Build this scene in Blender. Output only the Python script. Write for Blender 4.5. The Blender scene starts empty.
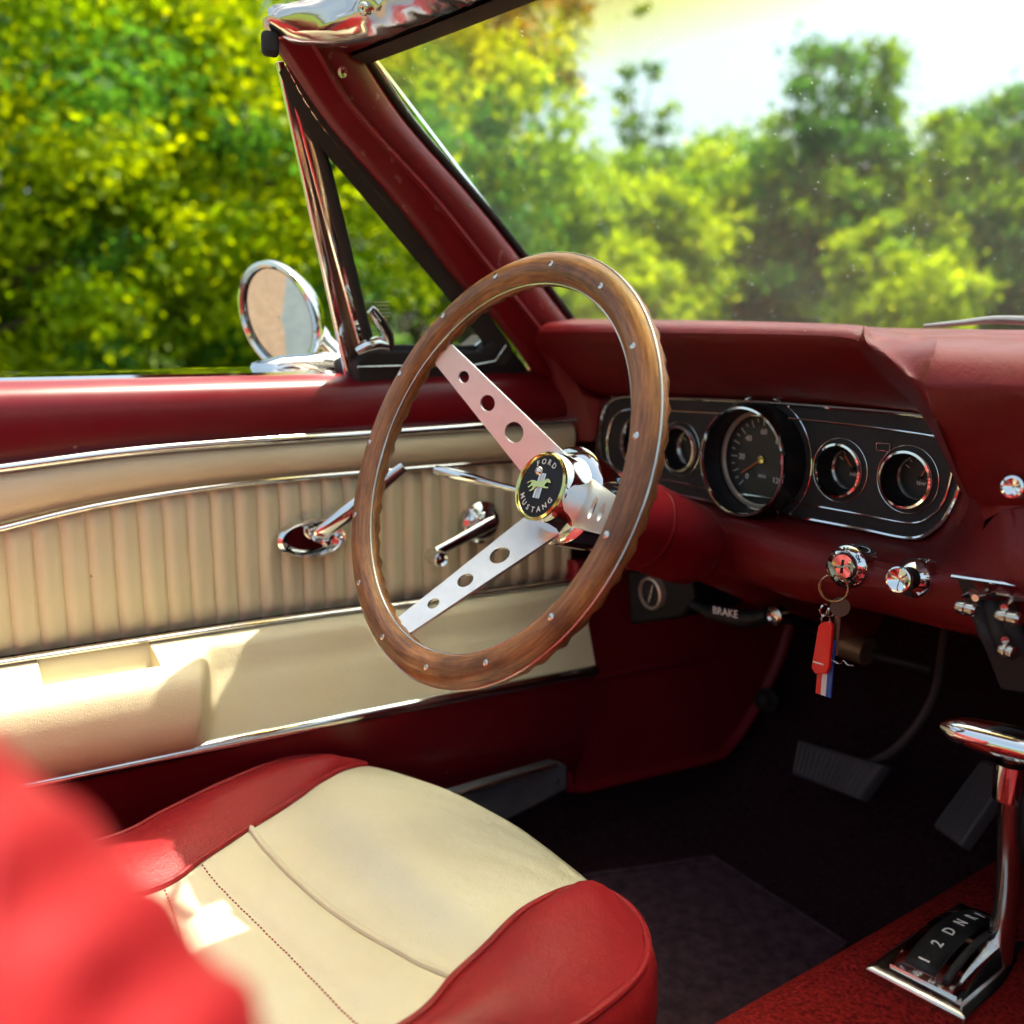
import bpy, bmesh, math, random
import numpy as np
from mathutils import Vector, Matrix

rnd = random.Random(7)
SC = bpy.context.scene
COL = SC.collection
R = math.radians

# ------------------------------------------------------------------ camera model (metres, +y = car's nose, +x = passenger side)
FPX = 980.0
YAW, PIT = R(55.336), R(10.352)
CAM = np.array([.3174, 0.0, .97])
FW = np.array([-math.sin(YAW) * math.cos(PIT), math.cos(YAW) * math.cos(PIT), -math.sin(PIT)])
RT = np.array([math.cos(YAW), math.sin(YAW), 0.0])
UPV = np.cross(RT, FW)

def ray(px, py):
    return FW + RT * (px - 512) / FPX - UPV * (py - 512) / FPX
def PL(px, py, P, n):
    d = ray(px, py); P = np.array(P, float); n = np.array(n, float)
    return CAM + d * ((P - CAM) @ n) / (d @ n)
def UX(px, py, v): return PL(px, py, (v, 0, 0), (1, 0, 0))
def UY(px, py, v): return PL(px, py, (0, v, 0), (0, 1, 0))
def UZ(px, py, v): return PL(px, py, (0, 0, v), (0, 0, 1))

# ------------------------------------------------------------------ materials
def new_mat(name):
    m = bpy.data.materials.new(name); m.use_nodes = True
    nt = m.node_tree
    for n in list(nt.nodes): nt.nodes.remove(n)
    out = nt.nodes.new('ShaderNodeOutputMaterial')
    return m, nt, out
def N(nt, t, **kw):
    n = nt.nodes.new(t)
    for k, v in kw.items():
        if k in n.inputs: n.inputs[k].default_value = v
        else: setattr(n, k, v)
    return n
def noise(nt, scale, detail=4, rough=.55, coord='Object', stretch=None):
    tc = nt.nodes.new('ShaderNodeTexCoord')
    nz = N(nt, 'ShaderNodeTexNoise', Scale=scale, Detail=detail, Roughness=rough)
    if stretch:
        mp = nt.nodes.new('ShaderNodeMapping'); mp.inputs['Scale'].default_value = stretch
        nt.links.new(tc.outputs[coord], mp.inputs['Vector']); nt.links.new(mp.outputs[0], nz.inputs['Vector'])
    else:
        nt.links.new(tc.outputs[coord], nz.inputs['Vector'])
    return nz
def ramp(nt, src, stops):
    r = nt.nodes.new('ShaderNodeValToRGB')
    el = r.color_ramp.elements
    while len(el) < len(stops): el.new(.5)
    for e, (p, c) in zip(el, stops):
        e.position = p; e.color = (*c, 1) if len(c) == 3 else c
    nt.links.new(src, r.inputs[0])
    return r
def pm(name, col, rough=.5, metal=0., coat=0., spec=.5, var=.12, vscale=6., bump=0., bscale=200., rvar=.1, col2=None, sheen=0., bdist=.002, speck=None, dent=None):
    m, nt, out = new_mat(name)
    b = N(nt, 'ShaderNodeBsdfPrincipled')
    b.inputs['Metallic'].default_value = metal
    b.inputs['Roughness'].default_value = rough
    b.inputs['Coat Weight'].default_value = coat
    b.inputs['Coat Roughness'].default_value = .12
    b.inputs['Specular IOR Level'].default_value = spec
    b.inputs['Sheen Weight'].default_value = sheen
    nz = noise(nt, vscale)
    c2 = col2 or tuple(min(1, c * (1 + var)) for c in col)
    c1 = col if col2 else tuple(c * (1 - var) for c in col)
    r = ramp(nt, nz.outputs['Fac'], [(.3, c1), (.7, c2)])
    csrc = r.outputs[0]
    if speck:
        sz = noise(nt, speck[0], 2)
        sr = ramp(nt, sz.outputs['Fac'], [(speck[1], (0, 0, 0)), (speck[1] + .03, (1, 1, 1))])
        mx = nt.nodes.new('ShaderNodeMix'); mx.data_type = 'RGBA'
        nt.links.new(sr.outputs[0], mx.inputs[0]); nt.links.new(csrc, mx.inputs[6]); mx.inputs[7].default_value = (*speck[2], 1)
        csrc = mx.outputs[2]
    nt.links.new(csrc, b.inputs['Base Color'])
    if rvar:
        nz2 = noise(nt, vscale * 3.1, 6)
        mr = N(nt, 'ShaderNodeMapRange'); mr.inputs[3].default_value = max(.02, rough - rvar); mr.inputs[4].default_value = min(1, rough + rvar)
        nt.links.new(nz2.outputs['Fac'], mr.inputs[0]); nt.links.new(mr.outputs[0], b.inputs['Roughness'])
    if bump:
        nb = noise(nt, bscale, 3)
        bp = N(nt, 'ShaderNodeBump', Strength=bump, Distance=bdist)
        nt.links.new(nb.outputs['Fac'], bp.inputs['Height']); nt.links.new(bp.outputs[0], b.inputs['Normal'])
    if dent:
        nd = noise(nt, dent[0], 5, .6); b2 = N(nt, 'ShaderNodeBump', Strength=dent[1], Distance=dent[2])
        nt.links.new(nd.outputs['Fac'], b2.inputs['Height'])
        if bump: nt.links.new(bp.outputs[0], b2.inputs['Normal'])
        nt.links.new(b2.outputs[0], b.inputs['Normal'])
    nt.links.new(b.outputs[0], out.inputs[0])
    return m

M = {}
M['red_vinyl'] = pm('red_vinyl', (.142, .0034, .0052), .42, spec=.36, coat=.08, rvar=.16, var=.15, bump=.35, bscale=750, dent=(14, .25, .01), speck=(90, .74, (.24, .05, .045)))
M['red_paint'] = pm('red_paint', (.15, .0033, .0075), .36, spec=.42, coat=.14, rvar=.16, var=.12, bump=.05, bscale=60, speck=(70, .76, (.30, .16, .13)))
M['red_seat'] = pm('red_seat', (.225, .0085, .0115), .45, spec=.3, coat=.05, var=.10, bump=.3, bscale=600, dent=(18, .25, .01))
M['cream'] = pm('cream_vinyl', (.66, .565, .35), .48, coat=.05, bump=.4, bscale=900, dent=(25, .15, .008), vscale=9, col2=(.71, .625, .41), speck=(120, .77, (.25, .17, .09)))
M['cream_seat'] = pm('cream_seat_vinyl', (.60, .54, .37), .45, coat=.08, bump=.3, bscale=650, dent=(13, .22, .02), vscale=11, col2=(.64, .59, .43))
M['chrome'] = pm('chrome', (.78, .78, .76), .07, metal=1, var=.03, rvar=.04, bump=.02, bscale=40)
M['chrome_worn'] = pm('worn_chrome', (.66, .62, .56), .2, metal=1, var=.15, rvar=.1, vscale=40)
M['steel'] = pm('brushed_steel', (.78, .77, .75), .42, metal=1, var=.05, rvar=.06, vscale=60)
M['black'] = pm('black_plastic', (.011, .010, .011), .5, spec=.3, var=.2, bump=.1, bscale=500)
M['black_panel'] = pm('black_textured_panel', (.016, .014, .014), .5, var=.3, bump=.5, bscale=900, vscale=120)
M['rubber'] = pm('black_rubber', (.026, .024, .024), .65, var=.2, spec=.3)
M['carpet_red'] = pm('red_carpet', (.19, .010, .009), 1., spec=.05, var=.6, vscale=260, bump=1., bscale=520, rvar=0, bdist=.006)
M['carpet_dark'] = pm('dark_carpet', (.055, .022, .026), 1., spec=.1, var=.4, vscale=160, bump=1., bscale=400, rvar=0, bdist=.005)
M['mat'] = pm('floor_mat_cloth', (.085, .045, .056), 1., spec=.1, var=.35, vscale=60, bump=.8, bscale=300, rvar=0)
M['white_ink'] = pm('white_ink', (.75, .73, .68), .5, var=.03)
M['orange_ink'] = pm('orange_needle', (.7, .16, .02), .5, var=.05)
M['lime_reflect'] = pm('lime_reflection_metal', (.62, .58, .22), .18, metal=1, var=.05)  # lime reflection on the metal, put into its base colour
M['brass'] = pm('brass_key', (.55, .42, .22), .25, metal=1, var=.1)
M['old_key'] = pm('old_key', (.22, .15, .10), .4, metal=.8, var=.2)
M['old_brass'] = pm('old_brass', (.36, .28, .18), .45, metal=.7, var=.2)
M['red_tag'] = pm('red_plastic_tag', (.75, .012, .012), .3, var=.04, coat=.3)
M['blue_ink'] = pm('blue_stripe', (.03, .09, .35), .5, var=.05)
M['kick'] = pm('kick_panel_red', (.27, .008, .014), .42, var=.15, bump=.08, bscale=300)
M['vent_ring'] = pm('dull_vent_ring', (.72, .62, .50), .4, metal=.6)
M['post_metal'] = pm('dull_brown_metal', (.20, .13, .10), .35, metal=.85, var=.2)
M['pedal'] = pm('pedal_rubber', (.085, .08, .08), .6, var=.2)
M['pedal_metal'] = pm('pedal_arm_metal', (.14, .11, .10), .45, metal=.3, var=.3)
M['pillar_paint'] = pm('worn_pillar_paint', (.15, .0033, .0075), .36, spec=.42, coat=.14, rvar=.16, bump=.05, bscale=60, speck=(70, .67, (.20, .075, .065)))
M['dial_grey'] = pm('dial_grey', (.035, .034, .032), .6, var=.15)
M['header_chrome'] = pm('header_chrome', (.62, .58, .53), .15, metal=1, var=.12, rvar=.08, bump=.04, bscale=60)
M['sill_plate'] = pm('sill_plate', (.16, .16, .18), .34, metal=.5, var=.35, vscale=14)

def wood_mat():
    m, nt, out = new_mat('worn_walnut')
    b = N(nt, 'ShaderNodeBsdfPrincipled', Roughness=.32)
    b.inputs['Coat Weight'].default_value = .16; b.inputs['Coat Roughness'].default_value = .2
    uv = nt.nodes.new('ShaderNodeTexCoord')
    mp = nt.nodes.new('ShaderNodeMapping'); mp.inputs['Scale'].default_value = (9, 34, 1)
    nt.links.new(uv.outputs['UV'], mp.inputs[0])
    g = N(nt, 'ShaderNodeTexNoise', Scale=1.0, Detail=6, Roughness=.65)
    nt.links.new(mp.outputs[0], g.inputs['Vector'])
    r = ramp(nt, g.outputs['Fac'], [(.28, (.09, .032, .011)), (.5, (.27, .105, .028)), (.75, (.48, .22, .065))])
    w = noise(nt, 16, 5)
    r2 = ramp(nt, w.outputs['Fac'], [(.42, (1, 1, 1)), (.64, (.34, .31, .31))])
    mx = nt.nodes.new('ShaderNodeMix'); mx.data_type = 'RGBA'; mx.blend_type = 'MULTIPLY'; mx.inputs[0].default_value = .8
    nt.links.new(r.outputs[0], mx.inputs[6]); nt.links.new(r2.outputs[0], mx.inputs[7])
    nt.links.new(mx.outputs[2], b.inputs['Base Color'])
    bp = N(nt, 'ShaderNodeBump', Strength=.15, Distance=.001)
    nt.links.new(g.outputs['Fac'], bp.inputs['Height']); nt.links.new(bp.outputs[0], b.inputs['Normal'])
    rr = N(nt, 'ShaderNodeMapRange'); rr.inputs[3].default_value = .3; rr.inputs[4].default_value = .6
    nt.links.new(w.outputs['Fac'], rr.inputs[0]); nt.links.new(rr.outputs[0], b.inputs['Roughness'])
    nt.links.new(b.outputs[0], out.inputs[0])
    return m
M['wood'] = wood_mat()

def glass_mat(name, tint=(.86, .95, .90), dust=.05, band=False, speck=True, ior=1.45):
    m, nt, out = new_mat(name)
    gl = N(nt, 'ShaderNodeBsdfGlass', Roughness=0.0, IOR=ior); gl.inputs['Color'].default_value = (*tint, 1)
    if band:    # the tinted sun band along the top edge of the pane
        tc = nt.nodes.new('ShaderNodeTexCoord'); sx = nt.nodes.new('ShaderNodeSeparateXYZ')
        nt.links.new(tc.outputs['Object'], sx.inputs[0])
        mr = N(nt, 'ShaderNodeMapRange'); mr.inputs[1].default_value = 1.185; mr.inputs[2].default_value = 1.262
        nt.links.new(sx.outputs['Z'], mr.inputs[0])
        r = ramp(nt, mr.outputs[0], [(0, tint), (.45, (.94, .88, .52)), (1, (.72, .52, .16))])
        nt.links.new(r.outputs[0], gl.inputs['Color'])
    tr = nt.nodes.new('ShaderNodeBsdfTranslucent'); tr.inputs['Color'].default_value = (.75, .85, .8, 1)
    df = nt.nodes.new('ShaderNodeBsdfDiffuse'); df.inputs['Color'].default_value = (.75, .8, .78, 1)
    ds = nt.nodes.new('ShaderNodeMixShader'); ds.inputs[0].default_value = .12
    nt.links.new(tr.outputs[0], ds.inputs[1]); nt.links.new(df.outputs[0], ds.inputs[2])
    n1 = noise(nt, 5, 6, .7)
    r1 = ramp(nt, n1.outputs['Fac'], [(.3, (dust * .5,) * 3), (.8, (dust * 1.6,) * 3)])
    fac = r1.outputs[0]
    if speck:
        v = N(nt, 'ShaderNodeTexVoronoi', Scale=150.0)
        tc2 = nt.nodes.new('ShaderNodeTexCoord'); nt.links.new(tc2.outputs['Object'], v.inputs['Vector'])
        r2 = ramp(nt, v.outputs['Distance'], [(.05, (.55,) * 3), (.13, (0, 0, 0))])
        n3 = noise(nt, 60, 2)
        r3 = ramp(nt, n3.outputs['Fac'], [(.47, (0, 0, 0)), (.62, (.8,) * 3)])
        mu = N(nt, 'ShaderNodeMath', operation='MULTIPLY'); nt.links.new(r2.outputs[0], mu.inputs[0]); nt.links.new(r3.outputs[0], mu.inputs[1])
        ad = N(nt, 'ShaderNodeMath', operation='ADD', use_clamp=True); nt.links.new(mu.outputs[0], ad.inputs[0]); nt.links.new(fac, ad.inputs[1])
        fac = ad.outputs[0]
    mx = nt.nodes.new('ShaderNodeMixShader')
    nt.links.new(fac, mx.inputs[0]); nt.links.new(gl.outputs[0], mx.inputs[1]); nt.links.new(ds.outputs[0], mx.inputs[2])
    nt.links.new(mx.outputs[0], out.inputs[0])
    return m
M['glass'] = glass_mat('dusty_windshield_glass', tint=(.95, .985, .965), band=True, dust=.011, ior=1.28)
def sheet_glass(name, ior=1.45):
    m, nt, out = new_mat(name)
    t = nt.nodes.new('ShaderNodeBsdfTransparent'); t.inputs[0].default_value = (.95, .97, .93, 1)
    g = N(nt, 'ShaderNodeBsdfGlossy', Roughness=.01)
    f = N(nt, 'ShaderNodeFresnel', IOR=ior)
    n1 = noise(nt, 40, 6, .75); r1 = ramp(nt, n1.outputs['Fac'], [(.52, (.0,) * 3), (.85, (.10,) * 3)])
    d = nt.nodes.new('ShaderNodeBsdfTranslucent'); d.inputs[0].default_value = (.7, .75, .7, 1)
    a = nt.nodes.new('ShaderNodeMixShader'); b = nt.nodes.new('ShaderNodeMixShader')
    nt.links.new(f.outputs[0], a.inputs[0]); nt.links.new(t.outputs[0], a.inputs[1]); nt.links.new(g.outputs[0], a.inputs[2])
    nt.links.new(r1.outputs[0], b.inputs[0]); nt.links.new(a.outputs[0], b.inputs[1]); nt.links.new(d.outputs[0], b.inputs[2]); nt.links.new(b.outputs[0], out.inputs[0])
    return m
M['side_glass'] = sheet_glass('vent_glass')
M['lens'] = sheet_glass('gauge_lens', 1.18)
m_, nt_, o_ = new_mat('mirror_glass'); b_ = N(nt_, 'ShaderNodeBsdfPrincipled', Metallic=1.0, Roughness=.02)
nz_ = noise(nt_, 30); r_ = ramp(nt_, nz_.outputs['Fac'], [(.3, (.80, .80, .79)), (.7, (.88, .88, .87))])
nt_.links.new(r_.outputs[0], b_.inputs['Base Color']); nt_.links.new(b_.outputs[0], o_.inputs[0]); M['mirror'] = m_

# ------------------------------------------------------------------ mesh builder
def unit(v):
    v = np.array(v, float); return v / (np.linalg.norm(v) + 1e-12)
def spline(pts, n, closed=False):
    P = [np.array(p, float) for p in pts]; k = len(P); out = []
    segs = k if closed else k - 1
    for i in range(segs):
        if closed: p0, p1, p2, p3 = P[i - 1], P[i], P[(i + 1) % k], P[(i + 2) % k]
        else: p0, p1, p2, p3 = P[max(i - 1, 0)], P[i], P[i + 1], P[min(i + 2, k - 1)]
        for j in range(n):
            t = j / n
            out.append(.5 * ((2 * p1) + (p2 - p0) * t + (2 * p0 - 5 * p1 + 4 * p2 - p3) * t * t + (3 * p1 - p0 - 3 * p2 + p3) * t ** 3))
    if not closed: out.append(P[-1])
    return out

class MB:
    def __init__(s): s.v = []; s.f = []; s.uv = None
    def add(s, vs, fs):
        o = len(s.v); s.v += [tuple(map(float, p)) for p in vs]; s.f += [tuple(i + o for i in f) for f in fs]; return s
    def loft(s, rows, cu=False, cv=False, cap=False):
        nr, nc = len(rows), len(rows[0]); vs = [p for r in rows for p in r]; fs = []
        for i in range(nr if cv else nr - 1):
            for j in range(nc if cu else nc - 1):
                a, b = i * nc + j, i * nc + (j + 1) % nc; i2 = (i + 1) % nr
                fs.append((a, b, i2 * nc + (j + 1) % nc, i2 * nc + j))
        if cap and cu: fs.append(tuple(range(nc))[::-1]); fs.append(tuple((nr - 1) * nc + j for j in range(nc)))
        return s.add(vs, fs)
    def tube(s, pts, r, seg=10, closed=False, flat=1., up=None, ends=True):
        P = [np.array(p, float) for p in pts]; n = len(P)
        rr = r if isinstance(r, (list, tuple, np.ndarray)) else [r] * n
        rows = []; u = None
        for i in range(n):
            if closed: t = unit(P[(i + 1) % n] - P[i - 1])
            else: t = unit(P[min(i + 1, n - 1)] - P[max(i - 1, 0)])
            if up is not None: w = np.array(up, float); u = unit(np.cross(w, t))
            else:
                if u is None: u = np.cross(t, (0, 0, 1)) if abs(t[2]) < .9 else np.cross(t, (1, 0, 0))
                u = unit(u - t * (u @ t))
            w = np.cross(t, u)
            rows.append([P[i] + rr[i] * (math.cos(a) * u + math.sin(a) * flat * w) for a in np.linspace(0, 2 * math.pi, seg, endpoint=False)])
        return s.loft(rows, cu=True, cv=closed, cap=ends and not closed)
    def lathe(s, c, ax, prof, seg=32, cap0=False, cap1=False, a0=0., a1=2 * math.pi):
        c = np.array(c, float); ax = unit(ax)
        u = unit(np.cross(ax, (0, 0, 1)) if abs(ax[2]) < .9 else np.cross(ax, (1, 0, 0))); w = np.cross(ax, u)
        rows = [[c + ax * h + r * (math.cos(a) * u + math.sin(a) * w) for a in np.linspace(a0, a1, seg, endpoint=False)] for r, h in prof]
        o = len(s.v); s.loft(rows, cu=True)
        if cap0: s.f.append(tuple(o + j for j in range(seg))[::-1])
        if cap1: s.f.append(tuple(o + (len(prof) - 1) * seg + j for j in range(seg)))
        return s
    def box(s, c, size, rot=None):
        c = np.array(c, float); h = np.array(size, float) / 2
        B = np.eye(3) if rot is None else np.array(rot, float).T
        vs = [c + B @ (h * np.array(q)) for q in [(-1, -1, -1), (1, -1, -1), (1, 1, -1), (-1, 1, -1), (-1, -1, 1), (1, -1, 1), (1, 1, 1), (-1, 1, 1)]]
        return s.add(vs, [(0, 3, 2, 1), (4, 5, 6, 7), (0, 1, 5, 4), (1, 2, 6, 5), (2, 3, 7, 6), (3, 0, 4, 7)])
    def build(s, name, mat, parent=None, bevel=0., sub=0, ang=40, solid=0., weld=0.):
        me = bpy.data.meshes.new(name); me.from_pydata(s.v, [], s.f); me.validate(); me.update()
        bm = bmesh.new(); bm.from_mesh(me)
        if weld: bmesh.ops.remove_doubles(bm, verts=bm.verts, dist=weld)
        bmesh.ops.recalc_face_normals(bm, faces=bm.faces); bm.to_mesh(me); bm.free()
        me.shade_smooth(); me.set_sharp_from_angle(angle=R(ang))
        me.materials.append(M[mat] if isinstance(mat, str) else mat)
        o = bpy.data.objects.new(name, me); COL.objects.link(o)
        if parent is not None: o.parent = parent
        if solid:
            q = o.modifiers.new('s', 'SOLIDIFY'); q.thickness = solid; q.offset = -1
        if bevel:
            q = o.modifiers.new('b', 'BEVEL'); q.width = bevel; q.segments = 3; q.limit_method = 'ANGLE'; q.angle_limit = R(35)
        if sub:
            q = o.modifiers.new('u', 'SUBSURF'); q.levels = sub; q.render_levels = sub
        return o

def empty(name, loc=(0, 0, 0)):
    o = bpy.data.objects.new(name, None); COL.objects.link(o); o.location = loc; return o
def tag(o, label=None, cat=None, group=None, kind=None):
    if label: o['label'] = label
    if cat: o['category'] = cat
    if group: o['group'] = group
    if kind: o['kind'] = kind
    return o
def flat_curve(loops, depth, c, ex, ey):
    """a filled 2D outline with holes, given real thickness; loops in metres along ex, ey from c"""
    cu = bpy.data.curves.new('outline', 'CURVE'); cu.dimensions = '2D'; cu.fill_mode = 'BOTH'; cu.extrude = depth / 2
    for L in loops:
        sp = cu.splines.new('POLY'); sp.points.add(len(L) - 1); sp.use_cyclic_u = True
        for q, (x, y) in zip(sp.points, L): q.co = (x, y, 0, 1)
    return curve_mesh(cu, c, ex, ey)
def curve_mesh(cu, c, ex, ey):
    ob = bpy.data.objects.new('tmp', cu); COL.objects.link(ob)
    dg = bpy.context.evaluated_depsgraph_get(); dg.update()
    me = bpy.data.meshes.new_from_object(ob.evaluated_get(dg))
    bpy.data.objects.remove(ob); bpy.data.curves.remove(cu)
    ex, ey = unit(ex), unit(ey); ez = np.cross(ex, ey); c = np.array(c, float)
    mb = MB(); mb.add([c + ex * v.co.x + ey * v.co.y + ez * v.co.z for v in me.vertices], [tuple(p.vertices) for p in me.polygons])
    bpy.data.meshes.remove(me)
    return mb
def text_mb(body, size, c, ex, ey, depth=.0004, mb=None):
    cu = bpy.data.curves.new('letters', 'FONT'); cu.body = body; cu.size = size; cu.align_x = 'CENTER'; cu.align_y = 'CENTER'; cu.extrude = depth / 2
    cu.resolution_u = 3; cu.offset = size * .012
    q = curve_mesh(cu, c, ex, ey)
    if mb is None: return q
    mb.add(q.v, q.f); return mb
def circ(x, y, r, n=28): return [(x + r * math.cos(a), y + r * math.sin(a)) for a in np.linspace(0, 2 * math.pi, n, endpoint=False)]
def lerp(a, b, t): return np.array(a, float) * (1 - t) + np.array(b, float) * t

# ================================================================== THE CAR
car = empty('convertible_car', (0, 0, 0))
tag(car, 'red open-top classic car with cream door panels and a wooden steering wheel', 'car')

# ------------------------------------------------------------------ driver's door, set out along its own slightly toed-in plane
DD = np.array([.0797, .9968, 0.]); DN = np.array([.9968, -.0797, 0.]); DP0 = np.array([-.66, .80, 0.])
def dpt(t, off, z): return DP0 + DD * t + DN * off + np.array([0, 0, z])
def dt(px, py, off):
    P = PL(px, py, DP0 + DN * off, DN); return (P - DP0) @ DD, P[2]
class Line:                                                     # a trim line of the door: height as a function of the place along it
    def __init__(s, pts, off):
        q = sorted(dt(x, y, off) for x, y in pts)
        q2 = spline([np.array(p) for p in q], 6)
        s.t = np.array([p[0] for p in q2]); s.z = np.array([p[1] for p in q2])
    def __call__(s, t):
        if t < s.t[0]: return s.z[0] + (t - s.t[0]) * (s.z[3] - s.z[0]) / (s.t[3] - s.t[0]) * .6
        if t > s.t[-1]: return s.z[-1] + (t - s.t[-1]) * (s.z[-1] - s.z[-4]) / (s.t[-1] - s.t[-4])
        return float(np.interp(t, s.t, s.z))
T0, T1 = -1.10, -.030
belt_t = Line([(0, 463), (129, 446), (258, 436), (369, 429), (490, 421)], .012)
belt_b = Line([(0, 475), (129, 458), (258, 447), (369, 439), (490, 431)], .012)
trim2 = Line([(0, 529), (86, 508), (172, 493), (258, 482), (357, 473), (420, 468), (517, 461)], .004)
trim3 = Line([(0, 662), (129, 642), (258, 622.5), (357, 609), (401, 604), (570, 581)], .012)
trim4 = Line([(60, 779), (170, 756), (300, 728), (400, 708), (565, 677)], .064)
tt = np.linspace(T0, T1, 60)
door = MB()
rows = []
zs_out = .925
for off, dz in ((-.135, -.045), (-.125, -.012), (-.105, -.002), (-.07, 0.), (-.035, -.0005), (-.014, -.003), (-.003, -.008), (.0035, -.015), (.006, -.024)):
    rows.append([dpt(t, off, zs_out + dz) for t in tt])
rows.append([dpt(t, .0065, lerp(zs_out - .03, belt_t(t), .35)) for t in tt])
rows.append([dpt(t, .004, lerp(zs_out - .03, belt_t(t), .8)) for t in tt])
rows.append([dpt(t, .000, belt_t(t) - .004) for t in tt])
door.loft(rows)
door.loft([[dpt(t, o, trim4(t) + dz) for t in tt] for o, dz in ((.062, .004), (.058, -.02), (.048, -.07), (.034, -.13), (.01, -.17), (-.03, -.19))])
door.loft([[dpt(t, o, z) for t in tt] for o, z in ((-.135, .88), (-.16, .70), (-.165, .52), (-.14, .36), (-.03, .33))])     # outer skin
door.loft([[dpt(T1, o, z) for o in (-.135, -.07, .0)] for z in (.915, .7, .36)])
door_o = door.build('door', 'red_paint', car)
def strip(name, line_hi, line_lo, off, mat='chrome', t0=T0, t1=T1, bulge=.006, n=80):
    mb = MB(); rows = []
    for t in np.linspace(t0, t1, n):
        a, b = line_hi(t), line_lo(t); h = (a - b) / 2; c = (a + b) / 2
        rows.append([dpt(t, off + bulge * math.cos(q), c + h * math.sin(q)) for q in np.linspace(-math.pi / 2, math.pi / 2, 9)])
    mb.loft(rows); return mb.build(name, mat, door_o)
strip('belt_trim', belt_t, belt_b, .002, bulge=.009)
strip('upper_trim', lambda t: trim2(t) + .0038, lambda t: trim2(t) - .0038, .001)
strip('middle_trim', lambda t: trim3(t) + .0035, lambda t: trim3(t) - .0035, .012)
strip('lower_trim', lambda t: trim4(t) + .0075, lambda t: trim4(t) - .0075, .061, bulge=.008)
# smooth cream band
up = MB(); rows = []
for s_, off in ((-.03, .001), (.06, .005), (.25, .008), (.5, .008), (.7, .005), (.85, .000), (.95, -.004), (1.02, -.006)):
    rows.append([dpt(t, off, float(lerp(belt_b(t), trim2(t), s_))) for t in tt])
up.loft(rows); up.build('upper_panel', 'cream', door_o)
# pleated panel
tA = dt(8.8, 590, .004)[0]; tB = dt(283.6, 560, .004)[0]; PW = (tB - tA) / 11
pl = MB(); rows = []
npl = 10
k0 = int((T0 - tA) / PW) - 1; k1 = int((T1 - tA) / PW) + 1
cols = []
for k in range(k0, k1):
    jit = rnd.uniform(-.06, .06); amp = rnd.uniform(.9, 1.15)
    for j in range(npl):
        u = j / npl; t = tA + (k + u) * PW
        if T0 <= t <= T1: cols.append((t, amp * (abs(math.sin(math.pi * u)) ** .55) * (1 + .25 * math.sin(math.pi * 2 * u + jit * 8)), jit))
for w in np.linspace(0, 1, 16):
    env = min(1, (w / .1) ** .6 if w > 0 else 0, ((1 - w) / .07) ** .6 if w < 1 else 0)
    rows.append([dpt(t + jit * .006 * math.sin(w * 5 + jit * 40), -.0065 + .0054 * a * (.35 + .65 * env) + .002 * env, float(lerp(trim2(t), trim3(t), w))) for t, a, jit in cols])
pl.loft(rows); pl.build('pleated_panel', 'cream', door_o, ang=70)
# lower cream panel with the armrest moulded in
tArm = dt(222, 650, .05)[0]; r0 = dt(40, 668, .03)[0]; r1 = dt(152, 652, .03)[0]
def sm(x, a, b):
    x = min(1, max(0, (x - a) / (b - a))); return x * x * (3 - 2 * x)
tcol = sorted(set(list(np.linspace(T0, T1, 70)) + list(np.linspace(tArm - .07, tArm + .03, 30)) + [r0 - .001, r0, r0 + .001, r1 - .001, r1, r1 + .001]))
prof = [(0., .000, .004), (.02, .02, -.001), (.045, .10, -.002), (.09, .30, -.003), (.16, .55, -.006), (.19, .62, -.007), (.205, .66, -.008), (.24, .80, -.011), (.30, .93, -.016), (.36, 1.0, -.026), (.43, 1.0, -.040), (.55, .96, 0), (.70, .80, 0), (.85, .50, 0), (.95, .20, 0), (1., .0, 0), (1.04, -.1, 0)]
lowp = MB(); rows = []
for w, arm, dz in prof:
    row = []
    for t in tcol:
        A = 1 - sm(t, tArm - .026 - .02 * w, tArm + .004 - .022 * w)
        zt, zb = trim3(t) - .003, trim4(t)
        base = .012 + .014 * sm(w, .0, .16) + .036 * w
        off = base + A * max(arm, -.05) * (.060 - .010 * w)
        zflat = float(lerp(zt, zb, w))
        if dz: z_arm = zt + dz
        else: z_arm = zflat
        zpl = zt - .055 * (w / .43) ** 1.7 if w < .43 else zflat
        zz = float(lerp(zpl if w < .43 else zflat, z_arm, A))
        if r0 <= t <= r1 and .03 < w < .20: zz -= .022
        row.append(dpt(t, off, zz))
    rows.append(row)
lowp.loft(rows); lowp.build('lower_panel', 'cream', door_o, ang=50)

# door handle
h0 = lambda px, py, o: dpt(*[(lambda q: (q[0], o, q[1]))(dt(px, py, o))][0])
hc = h0(312, 538, .006)
hd = MB()
ex_, ey_ = DD, np.array([0, 0, 1.])
ring = lambda a, b, o: [hc + DD * (a * math.cos(q)) + ey_ * (b * math.sin(q)) + DN * o for q in np.linspace(0, 2 * math.pi, 40, endpoint=False)]
hd.loft([ring(.040, .0225, -.004), ring(.040, .0225, .004), ring(.036, .0195, .008), ring(.034, .0175, .006), ring(.026, .013, -.006), ring(.006, .004, -.010)], cu=True, cap=True)
hdo = hd.build('door_handle', 'chrome', door_o)
lv = MB()
la, lb = h0(322, 533, .02), h0(404, 467, .045)
pth = spline([h0(318, 536, .008), la, lerp(la, lb, .35) + DN * .004, lerp(la, lb, .7), lb], 5)
lv.tube(pth, [.0065 + .004 * (1 - abs(2 * i / (len(pth) - 1) - .9)) for i in range(len(pth))], 12, flat=.55, up=DN)
lv.lathe(h0(325, 541, .008), DN, [(.006, 0), (.006, .006), (.004, .008), (.001, .0085)], 16, cap1=True)
lv.build('handle_lever', 'chrome', door_o)
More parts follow.
